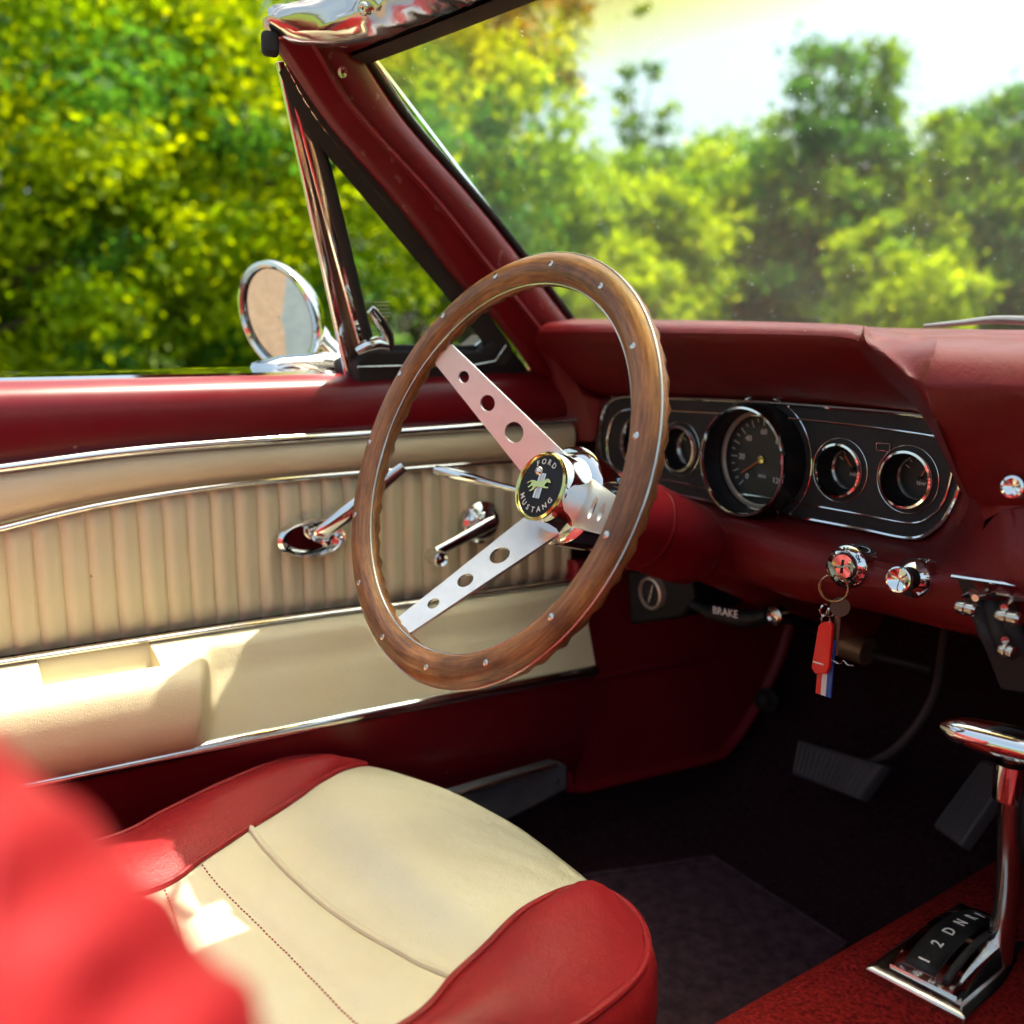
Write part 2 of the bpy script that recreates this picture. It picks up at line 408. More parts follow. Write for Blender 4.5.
# window crank
cc = h0(481, 522, .006)
cr = MB()
cr.lathe(cc, DN, [(.026, -.006), (.026, .004), (.0225, .007), (.020, .010), (.0145, .012), (.014, .016), (.010, .018), (.001, .019)], 36)
ca, cb = cc + DN * .020, h0(431, 555, .034)
cr.tube([lerp(ca, cb, q) for q in np.linspace(-.12, 1.05, 9)], [.0075, .008, .0078, .0072, .0068, .0064, .0062, .006, .005], 12, flat=.5, up=DN)
cr.build('window_crank', 'chrome', door_o)
kn = MB(); kn.lathe(cb - DN * .004, DN, [(.003, 0), (.0085, .003), (.0095, .010), (.0075, .016), (.0088, .022), (.0095, .030), (.0075, .033), (.0045, .031), (.001, .032)], 24, cap0=True); kn.build('crank_knob', 'chrome', door_o)
# bright window-sweep strip along the sill's outer edge
sw = MB(); sw.loft([[dpt(t, o, zs_out + z) for t in np.linspace(T0, -.33, 50)] for o, z in ((-.118, -.012), (-.120, .004), (-.110, .0065), (-.095, .0045), (-.06, .0035), (-.036, .0025), (-.034, -.003))]); sw.build('sill_trim', 'chrome', door_o)
# sill plate corner and foot
spm = MB(); q = [UX(445, 796, -.600), UX(556, 763, -.600), UX(568, 766, -.600), UX(568, 790, -.600), UX(500, 825, -.600), UX(430, 840, -.600)]
spm.add(q + [p + np.array([-.015, 0, 0]) for p in q], [(0, 1, 2, 3, 4, 5), (0, 6, 7, 1), (1, 7, 8, 2), (2, 8, 9, 3), (3, 9, 10, 4), (4, 10, 11, 5)])
spo = spm.build('sill_plate', 'sill_plate', car, bevel=.004)
MB().lathe(UX(556, 781, -.599), (1, 0, 0), [(.004, 0), (.0035, .002), (.001, .003)], 14).build('screw', 'chrome_worn', spo)
MB().tube([UX(446, 798, -.598), UX(556, 765, -.598)], .0035, 8).build('plate_edge', 'chrome_worn', spo)

# ------------------------------------------------------------------ windshield frame (driver's pillar and header), panes
VN = np.array([1, 0, -.33]); VP0 = np.array([-.66, 0, .95])
def vp(px, py, o=0.): return PL(px, py, VP0 + np.array([o, 0, 0]), VN)
frame = MB()
left = [(266, 40), (281, 57), (327, 124), (393, 201), (455, 280), (490, 316), (525, 362), (560, 420)]
mid = [(308, 36), (320, 53), (352, 107), (436, 200), (489, 266), (534, 321), (562, 362), (590, 410)]
right = [(350, 35), (361, 52), (408, 122), (476, 200), (520, 255), (567, 317), (592, 350), (620, 400)]
S_ = [(spline([np.array(p, float) for p in L], 5)) for L in (left, mid, right)]
def col(L, o, sh=0.): return [vp(p[0] + sh, p[1], o) for p in L]
mids = lambda a, b, t: [lerp(p, q, t) for p, q in zip(a, b)]
Lc, Mc, Rc = S_
frame.loft([col(Lc, -.034), col(Lc, -.022), col(Lc, -.009, 1), col(mids(Lc, Mc, .10), -.003), col(mids(Lc, Mc, .30), .0008), col(mids(Lc, Mc, .45), .0018), col(mids(Lc, Mc, .60), .0028), col(mids(Lc, Mc, .88), .005), col(Mc, .012), col(mids(Mc, Rc, .10), .004), col(mids(Mc, Rc, .5), .006), col(mids(Mc, Rc, .85), .002), col(mids(Mc, Rc, .97), -.010), col(Rc, -.02, 1), col(Rc, -.034, 2)])
# header across the top, bowing forward in the middle
HA = vp(361, 50)
hx = np.linspace(-.572, .572, 30)
def hpt(x, dy, dz):
    q = x / .572
    if dy < -.015: dy -= .050 * sm(abs(x), .515, .565)
    return np.array([x, HA[1] + .075 * (1 - q * q) + dy, HA[2] + .018 * (1 - q * q) + dz])
hp = [(.012, -.006), (.014, .018), (.0, .024), (-.010, .024), (-.013, .010), (-.013, -.004), (-.008, -.008), (.012, -.006)]
frame.loft([[hpt(x, *p) for x in hx] for p in hp])
# passenger-side pillar, mirrored
nv = len(frame.v); nf = list(frame.f)
pil = MB(); pil.v = [(-x, y, z) for x, y, z in frame.v]; pil.f = nf
fr = frame
k_ = 15 * len(Lc)
fr.add(pil.v[:k_], [f for f in pil.f if max(f) < k_])
wf = fr.build('windshield_frame', 'pillar_paint', car, ang=50)
def rail(name, pts, r, mat, flat=1., up=None, par=None, seg=10):
    return MB().tube(spline(pts, 6), r, seg, flat=flat, up=up).build(name, mat, par or wf)
# dark rubber gasket beside the glass and pale glass edge line
rail('pillar_seal', [vp(363, 54, -.010), vp(411, 122, -.010), vp(479, 200, -.010), vp(524, 255, -.010), vp(571, 317, -.012)], .0045, 'rubber')
rail('pane_edge_trim', [vp(371, 54, -.016), vp(416, 122, -.016), vp(483, 200, -.016), vp(527, 255, -.016), vp(574, 317, -.018)], .0011, 'chrome_worn')
MB().loft([[hpt(x, *p) for x in hx[:]] for p in ((-.0145, -.009), (.0, -.0105), (.012, -.009), (.0165, -.004), (.018, .018))]).build('header_seal', 'rubber', wf)
# crumpled chrome cover over the header corner
hdr = MB(); rows = []
rs = np.random.RandomState(4)
hx2 = np.linspace(-.576, .576, 90)
pr_ = spline([np.array(q) for q in [(-.011, -.007), (-.020, -.006), (-.032, .0), (-.038, .012), (-.037, .026), (-.029, .038), (-.016, .045), (.0, .043), (.014, .034), (.019, .016)]], 3)
hx2 = np.linspace(-.576, .576, 170)
cw = rs.uniform(-1, 1, (9, 5))
for i, (a, b) in enumerate(pr_):
    row = []
    for j, x in enumerate(hx2):
        e = (.35 + .65 * sm(abs(x), .30, .40)) * (1 - .6 * sm(i, 24, 27)) * sm(i, 0, 4)
        w1 = sum(abs(math.sin(x * (22 + 16 * k) * (1 + .3 * q[0]) + i * (.16 + .1 * k) * q[1] + 6 * q[2])) * q[3] for k, q in enumerate(cw[:6])) * .0042
        b2 = b * (1 - .42 * sm(abs(x), .47, .57)) if b > 0 else b
        p = hpt(max(-.572, min(.572, x)), a - e * w1 * .9, b2 + e * w1 * .7); p[0] = x; row.append(p)
    rows.append(row)
hdr.loft(rows); hdr.build('header_cover', 'header_chrome', wf, ang=75)
for sx in (-1, 1):  # visors added above the view to keep the driver's seat in shade
    vm = MB(); rows = []
    for x in np.linspace(.06, .385, 14):
        e = 1 - .25 * sm(x, .33, .385) - .2 * sm(-x, -.09, -.06)
        rows.append([hpt(sx * x, -.012 - .17 * e * a, .030 + b + .02 * a) for a, b in ((0, -.006), (.5, -.010), (.95, -.008), (1, 0), (.95, .008), (.5, .010), (0, .006))])
    vm.loft(rows, cu=True, cap=True); vm.build('added_shade_visor', 'red_vinyl', wf)
lat = MB(); lc = hpt(-.455, -.040, .016)
lat.box(lc, (.05, .03, .012)); lat.tube([lc + np.array([-.02, -.02, 0]), lc + np.array([.0, -.03, .01]), lc + np.array([.03, -.02, .012])], .005, 8); lat.lathe(lc + np.array([-.052, -.012, -.006]), (.3, -.9, -.2), [(.006, 0), (.006, .004), (.003, .006), (.001, .004)], 14)
lat.build('roof_latch', 'chrome_worn', wf, bevel=.002)
MB().box(vp(270, 44, .0), (.010, .016, .022)).build('rubber_block', 'rubber', wf, bevel=.005)
MB().lathe(vp(342, 72, .004), (.94, 0, -.31), [(.0052, 0), (.005, .0015), (.002, .001), (.0005, .0)], 16).build('pillar_screw', 'chrome_worn', wf)
# windshield pane (solid, 5 mm)
pane = MB(); gx = np.linspace(-1, 1, 25); rows_o = []; rows_i = []
Rb, Rtp = vp(567, 317, -.012), vp(361, 50, -.012)
for s_ in np.linspace(-.10, 1.02, 12):
    base = lerp(Rb, Rtp, s_); xw = abs(base[0])
    bow = .11 * (1 - s_) + .075 * s_
    rows_o.append([np.array([g * xw, base[1] + bow * (1 - g * g) + .010, base[2] + .018 * s_ * (1 - g * g) + .004]) for g in gx])
    rows_i.append([p - np.array([0, .0035, .0035]) for p in rows_o[-1]])
pane.loft(rows_o); pane.loft(rows_i[::-1])
n_ = len(gx); off_ = 12 * n_
ed = lambda a: a
bnd = [j for j in range(n_)] + [i * n_ + n_ - 1 for i in range(1, 12)] + [11 * n_ + j for j in range(n_ - 2, -1, -1)] + [i * n_ for i in range(10, 0, -1)]
inn = lambda k: off_ + (11 - k // n_) * n_ + k % n_
for a, b in zip(bnd, bnd[1:] + bnd[:1]): pane.f.append((a, b, inn(b), inn(a)))
pane.build('windshield_pane', 'glass', wf, ang=60)

# ------------------------------------------------------------------ vent window
vw = MB()
O1 = -.035
def vbar(a, b, wa, wb, o, th, mb, n=8):                          # a bar between two pixel points lying on the window plane
    rows = []
    for q in np.linspace(0, 1, n):
        x, y = lerp(a, b, q); w = wa + (wb - wa) * q
        p0, p1 = vp(x - w / 2, y, o), vp(x + w / 2, y, o)
        d = np.array([th, 0, 0]); rows.append([p0 - d, p0 + d * .6, lerp(p0, p1, .15) + d, lerp(p0, p1, .85) + d, p1 + d * .6, p1 - d])
    mb.loft(rows, cu=True, cap=True)
vbar((280, 62), (351, 381), 7, 9, O1, .003, vw); vbar((298, 104), (368, 368), 12, 10, O1, .004, vw)
vwo = vw.build('vent_window', 'chrome', car, bevel=.001)
ch = MB(); vbar((288, 84), (359, 379), 11, 11, O1 - .005, .003, ch); ch.build('post_channel', 'post_metal', vwo)
gl_ = [(311, 128), (318, 150), (366, 338), (372, 345), (474, 346), (484, 338), (478, 318), (420, 245), (360, 172)]
G0 = [vp(x, y, O1) for x, y in gl_]
g = MB(); n = len(G0); g.add([p + np.array([.002, 0, 0]) for p in G0] + [p - np.array([.002, 0, 0]) for p in G0], [tuple(range(n)), tuple(range(2 * n - 1, n - 1, -1))] + [(i, n + i, n + (i + 1) % n, (i + 1) % n) for i in range(n)])
g.build('vent_pane', 'side_glass', vwo, ang=30)
fr_in = [(314, 132), (324, 168), (345, 252), (366, 336), (374, 350), (400, 351), (474, 351), (489, 342), (484, 322), (420, 242), (360, 168), (330, 140)]
rail('vent_frame', [vp(x, y, O1) for x, y in fr_in] + [vp(314, 132, O1)], .0075, 'rubber', par=vwo)
gs = MB()
a_ = [(292, 60), (330, 118), (396, 198), (458, 276), (496, 324), (512, 350), (504, 366)]
b_2 = [(279, 72), (306, 128), (362, 196), (424, 270), (470, 326), (484, 348), (478, 362)]
gs.loft([[vp(x, y, -.045) for x, y in spline([np.array(p, float) for p in b_2], 5)], [vp(x, y, -.020) for x, y in spline([np.array(p, float) for p in b_2], 5)], [vp(x, y, -.012) for x, y in spline([np.array(p, float) for p in a_], 5)], [vp(x, y, -.04) for x, y in spline([np.array(p, float) for p in a_], 5)]])
gs.build('pillar_gasket', 'rubber', vwo)
rail('gasket_bead', [lerp(vp(*a, -.016), vp(*b, -.018), .45) for a, b in zip(a_[:5], b_2[:5])], .0013, 'chrome_worn', par=vwo)
bs = MB(); q0 = [(357, 360), (380, 351), (480, 351), (500, 334), (528, 368), (545, 388), (357, 388)]
P_ = [vp(x, y, -.016) for x, y in q0]; n = len(P_)
bs.add(P_ + [p - np.array([.06, 0, 0]) for p in P_], [tuple(range(n))] + [(i, n + i, n + (i + 1) % n, (i + 1) % n) for i in range(n)])
bs.build('vent_base', 'rubber', vwo, bevel=.004)
MB().tube([vp(358, 367, -.012), vp(400, 366, -.012), vp(470, 366, -.012), vp(495, 361, -.012), vp(506, 345, -.012)], .0016, 8).build('base_bead', 'chrome_worn', vwo)
lt = MB()
lt.tube([vp(357, 352, -.006), vp(366, 346, -.004), vp(376, 343, -.004), vp(388, 346, -.006)], [.006, .009, .010, .007], 12, flat=.8)
lt.tube(spline([vp(388, 348, -.004), vp(387, 335, .0), vp(380, 322, .004), vp(373, 312, .006), vp(369, 309, .006)], 4), [.007] * 5 + [.0065] * 5 + [.006] * 6 + [.004], 12, flat=.6)
lt.build('vent_latch', 'chrome', vwo)
# etched maker's mark on the pane: a few fine lines
em = MB()
for k in range(6):
    y = 302 + k * 3.6; w = (9, 7, 8, 10, 7, 5)[k]
    a, b = vp(383 - w, y, O1 + .003), vp(383 + w * .8, y, O1 + .003)
    em.tube([a, b], .0004, 5)
em.build('etched_mark', 'white_ink', vwo)

# ------------------------------------------------------------------ door mirror
MC = UX(280, 317, -.85)
MNv = unit(-.56 * RT - .36 * UPV - .70 * FW)
mi = MB(); mr_ = .0655
mi.lathe(MC, MNv, [(.004, -.052), (.022, -.047), (.042, -.034), (.058, -.018), (.067, -.004), (.0695, .002), (.0688, .006), (.0645, .0074), (.0610, .005), (.060, .001)], 56)
mi.tube(spline([MC - MNv * .04, UX(322, 338, -.835), UX(340, 356, -.815), UX(350, 372, -.80)], 6), [.012] * 7 + [.010] * 6 + [.013] * 6, 14)
mi.loft([[dpt(-.325 + a * math.cos(q), -.105 + b * math.sin(q), z) for q in np.linspace(0, 2 * math.pi, 32, endpoint=False)] for a, b, z in ((.085, .026, .925), (.08, .024, .936), (.05, .018, .944), (.01, .005, .947))], cu=True)
mio = mi.build('door_mirror', 'chrome', car)
MB().lathe(MC, MNv, [(.0607, .0015), (.03, .0022), (.001, .0024)], 56).build('mirror_glass', 'mirror', mio)
MB().tube([MC + MNv * .0035 + .0607 * (math.cos(q) * unit(np.cross(MNv, (0, 0, 1))) + math.sin(q) * np.cross(MNv, unit(np.cross(MNv, (0, 0, 1))))) for q in np.linspace(0, 2 * math.pi, 60, endpoint=False)], .0014, 8, closed=True).build('mirror_seal', 'rubber', mio)

# ------------------------------------------------------------------ dashboard
dash = MB()
def rowpx(L, n=4): return spline([UY(x, y, d) for x, y, d in L], n)
A0 = rowpx([(575, 318, .93), (600, 318, .93), (680, 319, .93), (760, 321, .93), (850, 324, .93), (868, 326, .93)])
A1 = rowpx([(549, 322, .72), (562, 319.5, .72), (660, 320.5, .72), (760, 322.3, .72), (845, 325, .72), (864, 329.5, .72)])
A1b = rowpx([(541, 326, .70), (556, 323, .70), (660, 324, .70), (760, 325.5, .70), (842, 328, .70), (862, 333, .70)])
A2 = rowpx([(536, 333, .692), (553, 332, .692), (660, 333, .692), (760, 334, .692), (838, 336, .692), (859, 342, .695)])
A3 = rowpx([(535, 342, .70), (552, 341, .70), (660, 342, .70), (760, 343, .70), (838, 347, .70), (862, 354, .705)])
A4 = rowpx([(553, 366, .735), (572, 366, .735), (665, 366, .735), (768, 369, .735), (868, 377, .735), (889, 381, .735)])
A5 = rowpx([(590, 397, .785), (612, 394, .785), (672, 393.5, .785), (800, 400, .785), (908, 411, .785), (926, 415, .785)])
A6 = rowpx([(594, 399, .81), (614, 397, .81), (672, 397, .81), (800, 404, .81), (908, 414, .81), (926, 418, .81)])
dash.loft([A0, A1, A1b, A2, A3, A4, A5, A6])
# tab of the pad that comes down left of the cluster
tabL = [UY(535, 342, .70), UY(548, 388, .735), UY(556, 422, .755), UY(561, 434, .765), UY(572, 441, .775)]
tabR = [UY(592, 397, .785), UY(600, 398, .785), UY(598, 412, .785), UY(596, 432, .785), UY(592, 441, .785)]
tabB = [p + np.array([-.05, .08, .0]) for p in tabL]
dash.loft([tabB, tabL, mids(tabL, tabR, .3), mids(tabL, tabR, .7), tabR, [p + np.array([.0, .03, 0]) for p in tabR]])
dash.add([tabL[-1], tabR[-1], tabR[-1] + np.array([0, .04, 0]), tabL[-1] + np.array([0, .04, 0])], [(0, 1, 2, 3)])
# ridge at the right end of the hood, the small facet and the centre pad
Ro = rowpx([(864, 329.5, .72), (862, 333, .70), (859, 342, .695), (862, 354, .705), (889, 381, .735), (912, 403, .770), (931, 430, .785), (950, 470, .79), (961, 492, .79)])
Ri = rowpx([(868, 328, .72), (870, 332, .70), (873, 341, .688), (884, 352, .672), (908, 375, .645), (922, 395, .640), (940, 430, .648), (957, 472, .675), (968, 497, .70)])
Rm = [lerp(a, b, .55) + np.array([.006, -.012, .004]) for a, b in zip(Ro, Ri)]
dash.loft([Ro, [lerp(a, b, .25) + np.array([.001, -.004, .001]) for a, b in zip(Ro, Ri)], Rm, Ri])
PA, PB, PC = UY(868, 328, .72), UY(937, 338, .715), UY(922, 386, .638)
def resample(L, n):
    L = [np.array(p) for p in L]; d = np.r_[0, np.cumsum([np.linalg.norm(b - a) for a, b in zip(L, L[1:])])]
    return [np.array([np.interp(q, d, [p[k] for p in L]) for k in range(3)]) for q in np.linspace(0, d[-1], n)]
fr0 = rowpx([(937, 337, .715), (937, 342, .675), (935, 349, .656), (931, 360, .646), (925, 383, .637)])
fl0 = Ri[0:17]
dash.loft([[lerp(a, b, u) - np.array([0, -.002, .003]) * math.sin(math.pi * u) for a, b in zip(fl0, resample(fr0, 17))] for u in np.linspace(0, 1, 6)])
fr1 = rowpx([(925, 383, .637), (926, 390, .637), (932, 408, .643), (944, 440, .658), (957, 472, .678), (968, 497, .70)])
dash.loft([[lerp(a, b, u) for a, b in zip(Ri[16:], resample(fr1, len(Ri) - 16))] for u in np.linspace(0, 1, 4)])
fq = resample(fr0, 17); bk0, bk1 = A0[-1], UY(930, 327, .93)
dash.loft([[lerp(lerp(fl0[0], fq[0], u) - np.array([0, -.002, .003]) * math.sin(math.pi * u), lerp(bk0, bk1, u), v) for u in np.linspace(0, 1, 6)] for v in (0, .15, .5, 1.)])
dash.loft([[A1[-1], lerp(A1[-1], A0[-1], .5), A0[-1]], [fl0[0], lerp(fl0[0], bk0, .5), bk0]])
def crow(L, xr): 
    a = [UY(x, y, d) for x, y, d in L]; end = a[-1].copy(); out = a
    return a + [np.array([.10, end[1], end[2]]), np.array([.40, end[1] + .01, end[2]]), np.array([.60, end[1] + .03, end[2]])]
Cc_ = [crow(L, 0) for L in (
    [(930, 327, .93), (960, 327, .93), (1024, 329, .93)],
    [(937, 337, .715), (965, 338, .70), (1024, 341, .70)],
    [(937, 342, .675), (962, 344, .672), (1024, 347, .67)],
    [(935, 349, .656), (960, 351, .655), (1024, 354, .652)],
    [(931, 360, .646), (958, 362, .645), (1024, 365, .642)],
    [(925, 383, .637), (950, 385, .636), (1024, 388, .634)],
    [(926, 390, .637), (951, 392, .637), (1024, 395, .636)],
    [(932, 408, .643), (958, 410, .645), (1024, 412, .645)],
    [(944, 440, .658), (970, 442, .664), (1024, 444, .664)],
    [(957, 472, .678), (982, 476, .69), (1024, 478, .69)],
    [(968, 497, .70), (990, 501, .708), (1024, 503, .708)])]
dash.loft(Cc_)
# recessed surround of the cluster, ridge below it and the lower dash
xs_ = [598, 640, 690, 740, 790, 850, 914, 942, 958, 972]
B0 = rowpx([(596, 470, .80), (640, 492, .80), (676, 496.5, .80), (716, 504, .80), (776, 515, .80), (850, 528.5, .80), (912, 539.5, .80), (938, 529, .80), (958, 494, .80), (962, 486, .80)])
B1 = rowpx([(590, 478, .775), (636, 500, .775), (676, 505, .775), (716, 512, .775), (776, 523, .775), (850, 537, .775), (918, 549, .775), (948, 538, .775), (966, 506, .775), (968, 492, .775)])
B2 = rowpx([(586, 486, .752), (634, 506, .752), (676, 511, .752), (716, 518, .752), (778, 530, .752), (852, 545, .752), (925, 556, .752), (960, 545, .745), (978, 515, .735), (972, 497, .72)])
B3 = rowpx([(584, 500, .742), (634, 516, .742), (676, 522, .742), (716, 530, .740), (780, 543, .738), (856, 557, .735), (930, 566, .732), (968, 556, .728), (985, 520, .722), (974, 498, .712)])
dash.loft([B0, B1, B2, B3])
dash.add([UY(596, 441, .787), UY(600, 398, .787), UY(612, 398, .81), UY(601, 440, .81), UY(600, 470, .80), UY(592, 478, .775)], [(0, 1, 2, 3, 4, 5)])
Lr = []
for L in ([(584, 500, .742), (640, 517, .742), (716, 530, .740), (780, 543, .738), (856, 557, .735), (915, 565, .732), (960, 558, .729), (985, 527, .722), (1000, 512, .712), (1024, 508, .709)],
          [(590, 508, .745), (645, 527, .742), (722, 542, .736), (784, 560, .730), (858, 570, .724), (915, 575, .720), (962, 570, .712), (990, 556, .705), (1006, 550, .700), (1024, 553, .697)],
          [(600, 516, .752), (652, 536, .745), (730, 558, .738), (790, 574, .728), (858, 586, .720), (915, 588, .716), (962, 582, .706), (990, 574, .698), (1006, 574, .694), (1024, 578, .692)],
          [(608, 524, .76), (660, 545, .755), (740, 574, .748), (796, 590, .738), (856, 600, .730), (912, 606, .724), (958, 610, .718), (985, 612, .714), (1006, 616, .712), (1024, 620, .710)],
          [(614, 530, .77), (666, 552, .765), (746, 582, .758), (800, 602, .748), (852, 609, .740), (909, 623, .733), (953, 634, .728), (982, 640, .724), (1006, 645, .722), (1024, 649, .720)],
          [(622, 530, .80), (672, 552, .80), (752, 582, .79), (804, 601, .78), (856, 606, .78), (912, 620, .775), (956, 631, .77), (984, 638, .765), (1006, 643, .76), (1024, 647, .76)]):
    r = rowpx(L); e = r[-1]; Lr.append(r + [np.array([.10, e[1], e[2]]), np.array([.40, e[1] + .01, e[2]]), np.array([.62, e[1] + .02, e[2]])])
dash.loft(Lr)
rA = [UY(*q) for q in [(968, 497, .70), (978, 499, .704), (990, 501, .708), (1006, 502.5, .708), (1024, 503, .708)]]
rB = [UY(*q) for q in [(974, 498, .712), (985, 520, .722), (1000, 512, .712), (1012, 509.5, .7105), (1024, 508, .709)]]
rB += [np.array([.10, rB[-1][1], rB[-1][2]])]; rA += [np.array([.10, rA[-1][1], rA[-1][2]])]
dash.loft([rA, [lerp(a, b, .5) + np.array([0, .004, 0]) for a, b in zip(rA, rB)], rB])
dash.add([UY(950, 480, .765), UY(1060, 480, .765), UY(1060, 545, .765), UY(950, 560, .775)], [(0, 1, 2, 3)])
dash_o = dash.build('dashboard', 'red_vinyl', car, ang=38, weld=.0015)
dd = dash_o.modifiers.new('u', 'SUBSURF'); dd.levels = dd.render_levels = 1

# instrument cluster
GY, GZ = .7956, .8394
def cxy(px, py):
    p = UY(px, py, GY); return p[0], p[2]
def outline(L, n=5, cl=True): return [tuple(p) for p in spline([np.array(cxy(*q)) for q in L], n, closed=cl)]
out_px = [(601, 446), (602, 425), (608, 406), (625, 396.5), (672, 398), (740, 401), (800, 405), (860, 409.5), (925, 416), (950, 424), (962, 448), (961, 484), (950, 512), (936, 528), (912, 538), (858, 528), (780, 513.5), (716, 501.5), (672, 493.5), (625, 486), (606, 472)]
inn_px = [(608, 446), (610, 430), (616, 416), (630, 409), (672, 410.5), (740, 414), (803, 419.5), (860, 425.5), (934, 436), (948, 442), (955, 456), (952, 476), (945, 500), (934, 514), (912, 523), (858, 513.5), (788, 501), (716, 489.5), (665, 479.5), (628, 475), (612, 464)]
gauges = [('S', -.374, .1157, .8394), ('C', -.493, .0552, .8394), ('A', -.275, .0552, .8394), ('B', -.202, .0552, .8394), ('L', -.565, .0552, .8394)]
holes = [circ(x, z, d / 2 - .0015, 40) for _, x, d, z in gauges]
cl = flat_curve([outline(out_px)] + holes, .006, (0, GY + .003, 0), (1, 0, 0), (0, 0, 1))
clo = cl.build('instrument_panel', 'black_panel', car, ang=30)
def px_tube(L, r, y, name, mat, n=6):
    pts = [np.array([x, y, z]) for x, z in outline(L, n)]
    return MB().tube(pts, r, 8, closed=True).build(name, mat, clo)
px_tube(out_px, .0022, GY - .002, 'outer_bezel', 'chrome'); px_tube(inn_px, .0013, GY - .0012, 'inner_bezel', 'chrome')
EXg, EYg, NG = np.array([1., 0, 0]), np.array([0, 0, 1.]), np.array([0, -1., 0])
for nm, x, d, z in gauges:
    c = np.array([x, GY, z]); r = d / 2
    pro = .030 if nm == 'S' else .004; deep = .001 if nm == 'S' else -.018
    b = MB(); b.lathe(c, NG, [(r - .001, -.010), (r - .0005, pro - .001), (r - .0012, pro + .0022), (r - .0034, pro + .0026), (r - .0046, pro)], 56)
    bo = b.build('gauge_bezel' if nm != 'S' else 'speedometer_bezel', 'chrome', clo)
    MB().lathe(c, NG, [(r - .0044, pro + .0002), (r - .0044, .0), (r - .0060, deep + .001)], 56).build('gauge_hood', 'black', clo)
    if nm == 'S':
        MB().lathe(c, NG, [(r + .0002, -.003), (r, pro * .5), (r - .0002, pro - .0005)], 56).build('speedometer_hood', 'black', clo)
        MB().tube([c + NG * .0015 + (r + .0085) * (math.cos(q) * EXg + math.sin(q) * EYg) for q in np.linspace(0, 2 * math.pi, 60, endpoint=False)], .0007, 6, closed=True).build('speedometer_flange', 'chrome', clo)
    else:
        MB().tube([c + NG * .001 + (r + .0035) * (math.cos(q) * EXg + math.sin(q) * EYg) for q in np.linspace(0, 2 * math.pi, 50, endpoint=False)], .0005, 6, closed=True).build('gauge_flange', 'chrome_worn', clo)
    w_ = .0035 if nm == 'S' else .0012; MB().lathe(c, NG, [(r - .0055, deep), (r - .0060, deep + .0035), (r - .0062 - w_, deep + .0045), (r - .0072 - w_, deep + .001)], 48).build('dial_rim', 'vent_ring' if nm == 'S' else 'chrome_worn', clo)
    f_ = MB(); f_.lathe(c, NG, [(r - .005, deep - .004), (.0005, deep - .004)], 40); f_.build('dial_face', 'dial_grey', clo)
    MB().lathe(c, NG, [(r - .0082, deep + .0016), (r * .5, deep + .0028), (.0005, deep + .0034)], 40).build('dial_lens', 'lens', clo)
    mk = MB(); ra = r - (.0145 if nm == 'S' else .0105)
    if nm == 'S':
        for k in range(25):
            a = R(225 - k * 270 / 24); L_ = .008 if k % 2 == 0 else .004
            e = math.cos(a) * EXg + math.sin(a) * EYg; n2 = np.cross(NG, e)
            mk.box(c + NG * (deep - .0034) + e * (ra - L_ / 2), (L_, .0009, .0005), [e, n2, NG])
        for k in range(0, 13, 2):
            a = R(225 - k * 270 / 12); e = math.cos(a) * EXg + math.sin(a) * EYg
            text_mb(str(k * 10) if k else '0', .0085, c + NG * (deep - .0036) + e * (ra - .0145), EXg, EYg, mb=mk)
        text_mb('MPH', .005, c + NG * (deep - .0036) - EYg * .018, EXg, EYg, mb=mk)
    else:
        for k in range(7):
            a = R(150 - k * 20); L_ = .005 if k % 3 == 0 else .003
            e = math.cos(a) * EXg + math.sin(a) * EYg; n2 = np.cross(NG, e)
            mk.box(c + NG * (deep - .0034) + e * (ra - L_ / 2 + .003), (L_, .0008, .0005), [e, n2, NG])
        text_mb({'A': 'FUEL', 'B': 'TEMP', 'C': 'OIL', 'L': 'ALT'}[nm], .0042, c + NG * (deep - .0036) - EYg * .006, EXg, EYg, mb=mk)
    mk.build('dial_markings', 'white_ink', clo)
    a = R({'S': 213, 'A': 130, 'B': 60, 'C': 100, 'L': 95}[nm]); e = math.cos(a) * EXg + math.sin(a) * EYg; n2 = np.cross(NG, e)
    nd = MB(); L_ = r * .62; nd.box(c + NG * (deep - .0015) + e * L_ * .4, (L_, .0012, .0008), [e, n2, NG]); nd.build('needle', 'orange_ink', clo)
    MB().lathe(c, NG, [(.0042 if nm == 'S' else .002, deep - .003), (.0042 if nm == 'S' else .002, deep), (.0005, deep + .0006)], 20).build('needle_hub', 'lime_reflect' if nm == 'S' else 'black', clo)
wl = MB(); p0 = np.array([cxy(884, 447)[0], GY - .001, cxy(884, 447)[1]])
for dx, dz, sx, sz in ((0, .0035, .0145, .0008), (0, -.0035, .0145, .0008), (-.007, 0, .0008, .0075), (.007, 0, .0008, .0075)): wl.box(p0 + np.array([dx, 0, dz]), (sx, .001, sz))
wl.build('warning_light', 'chrome_worn', clo)
rf = MB(); p0 = np.array([cxy(778, 505)[0], GY - .003, cxy(778, 505)[1]]); rf.add([p0 + np.array(q) for q in ((-.006, -.002, -.008), (.004, -.001, -.008), (.003, -.002, .012), (.001, -.008, .003))], [(0, 1, 2), (0, 2, 3), (1, 3, 2), (0, 3, 1)]); rf.build('trip_reset_bracket', 'chrome_worn', clo)

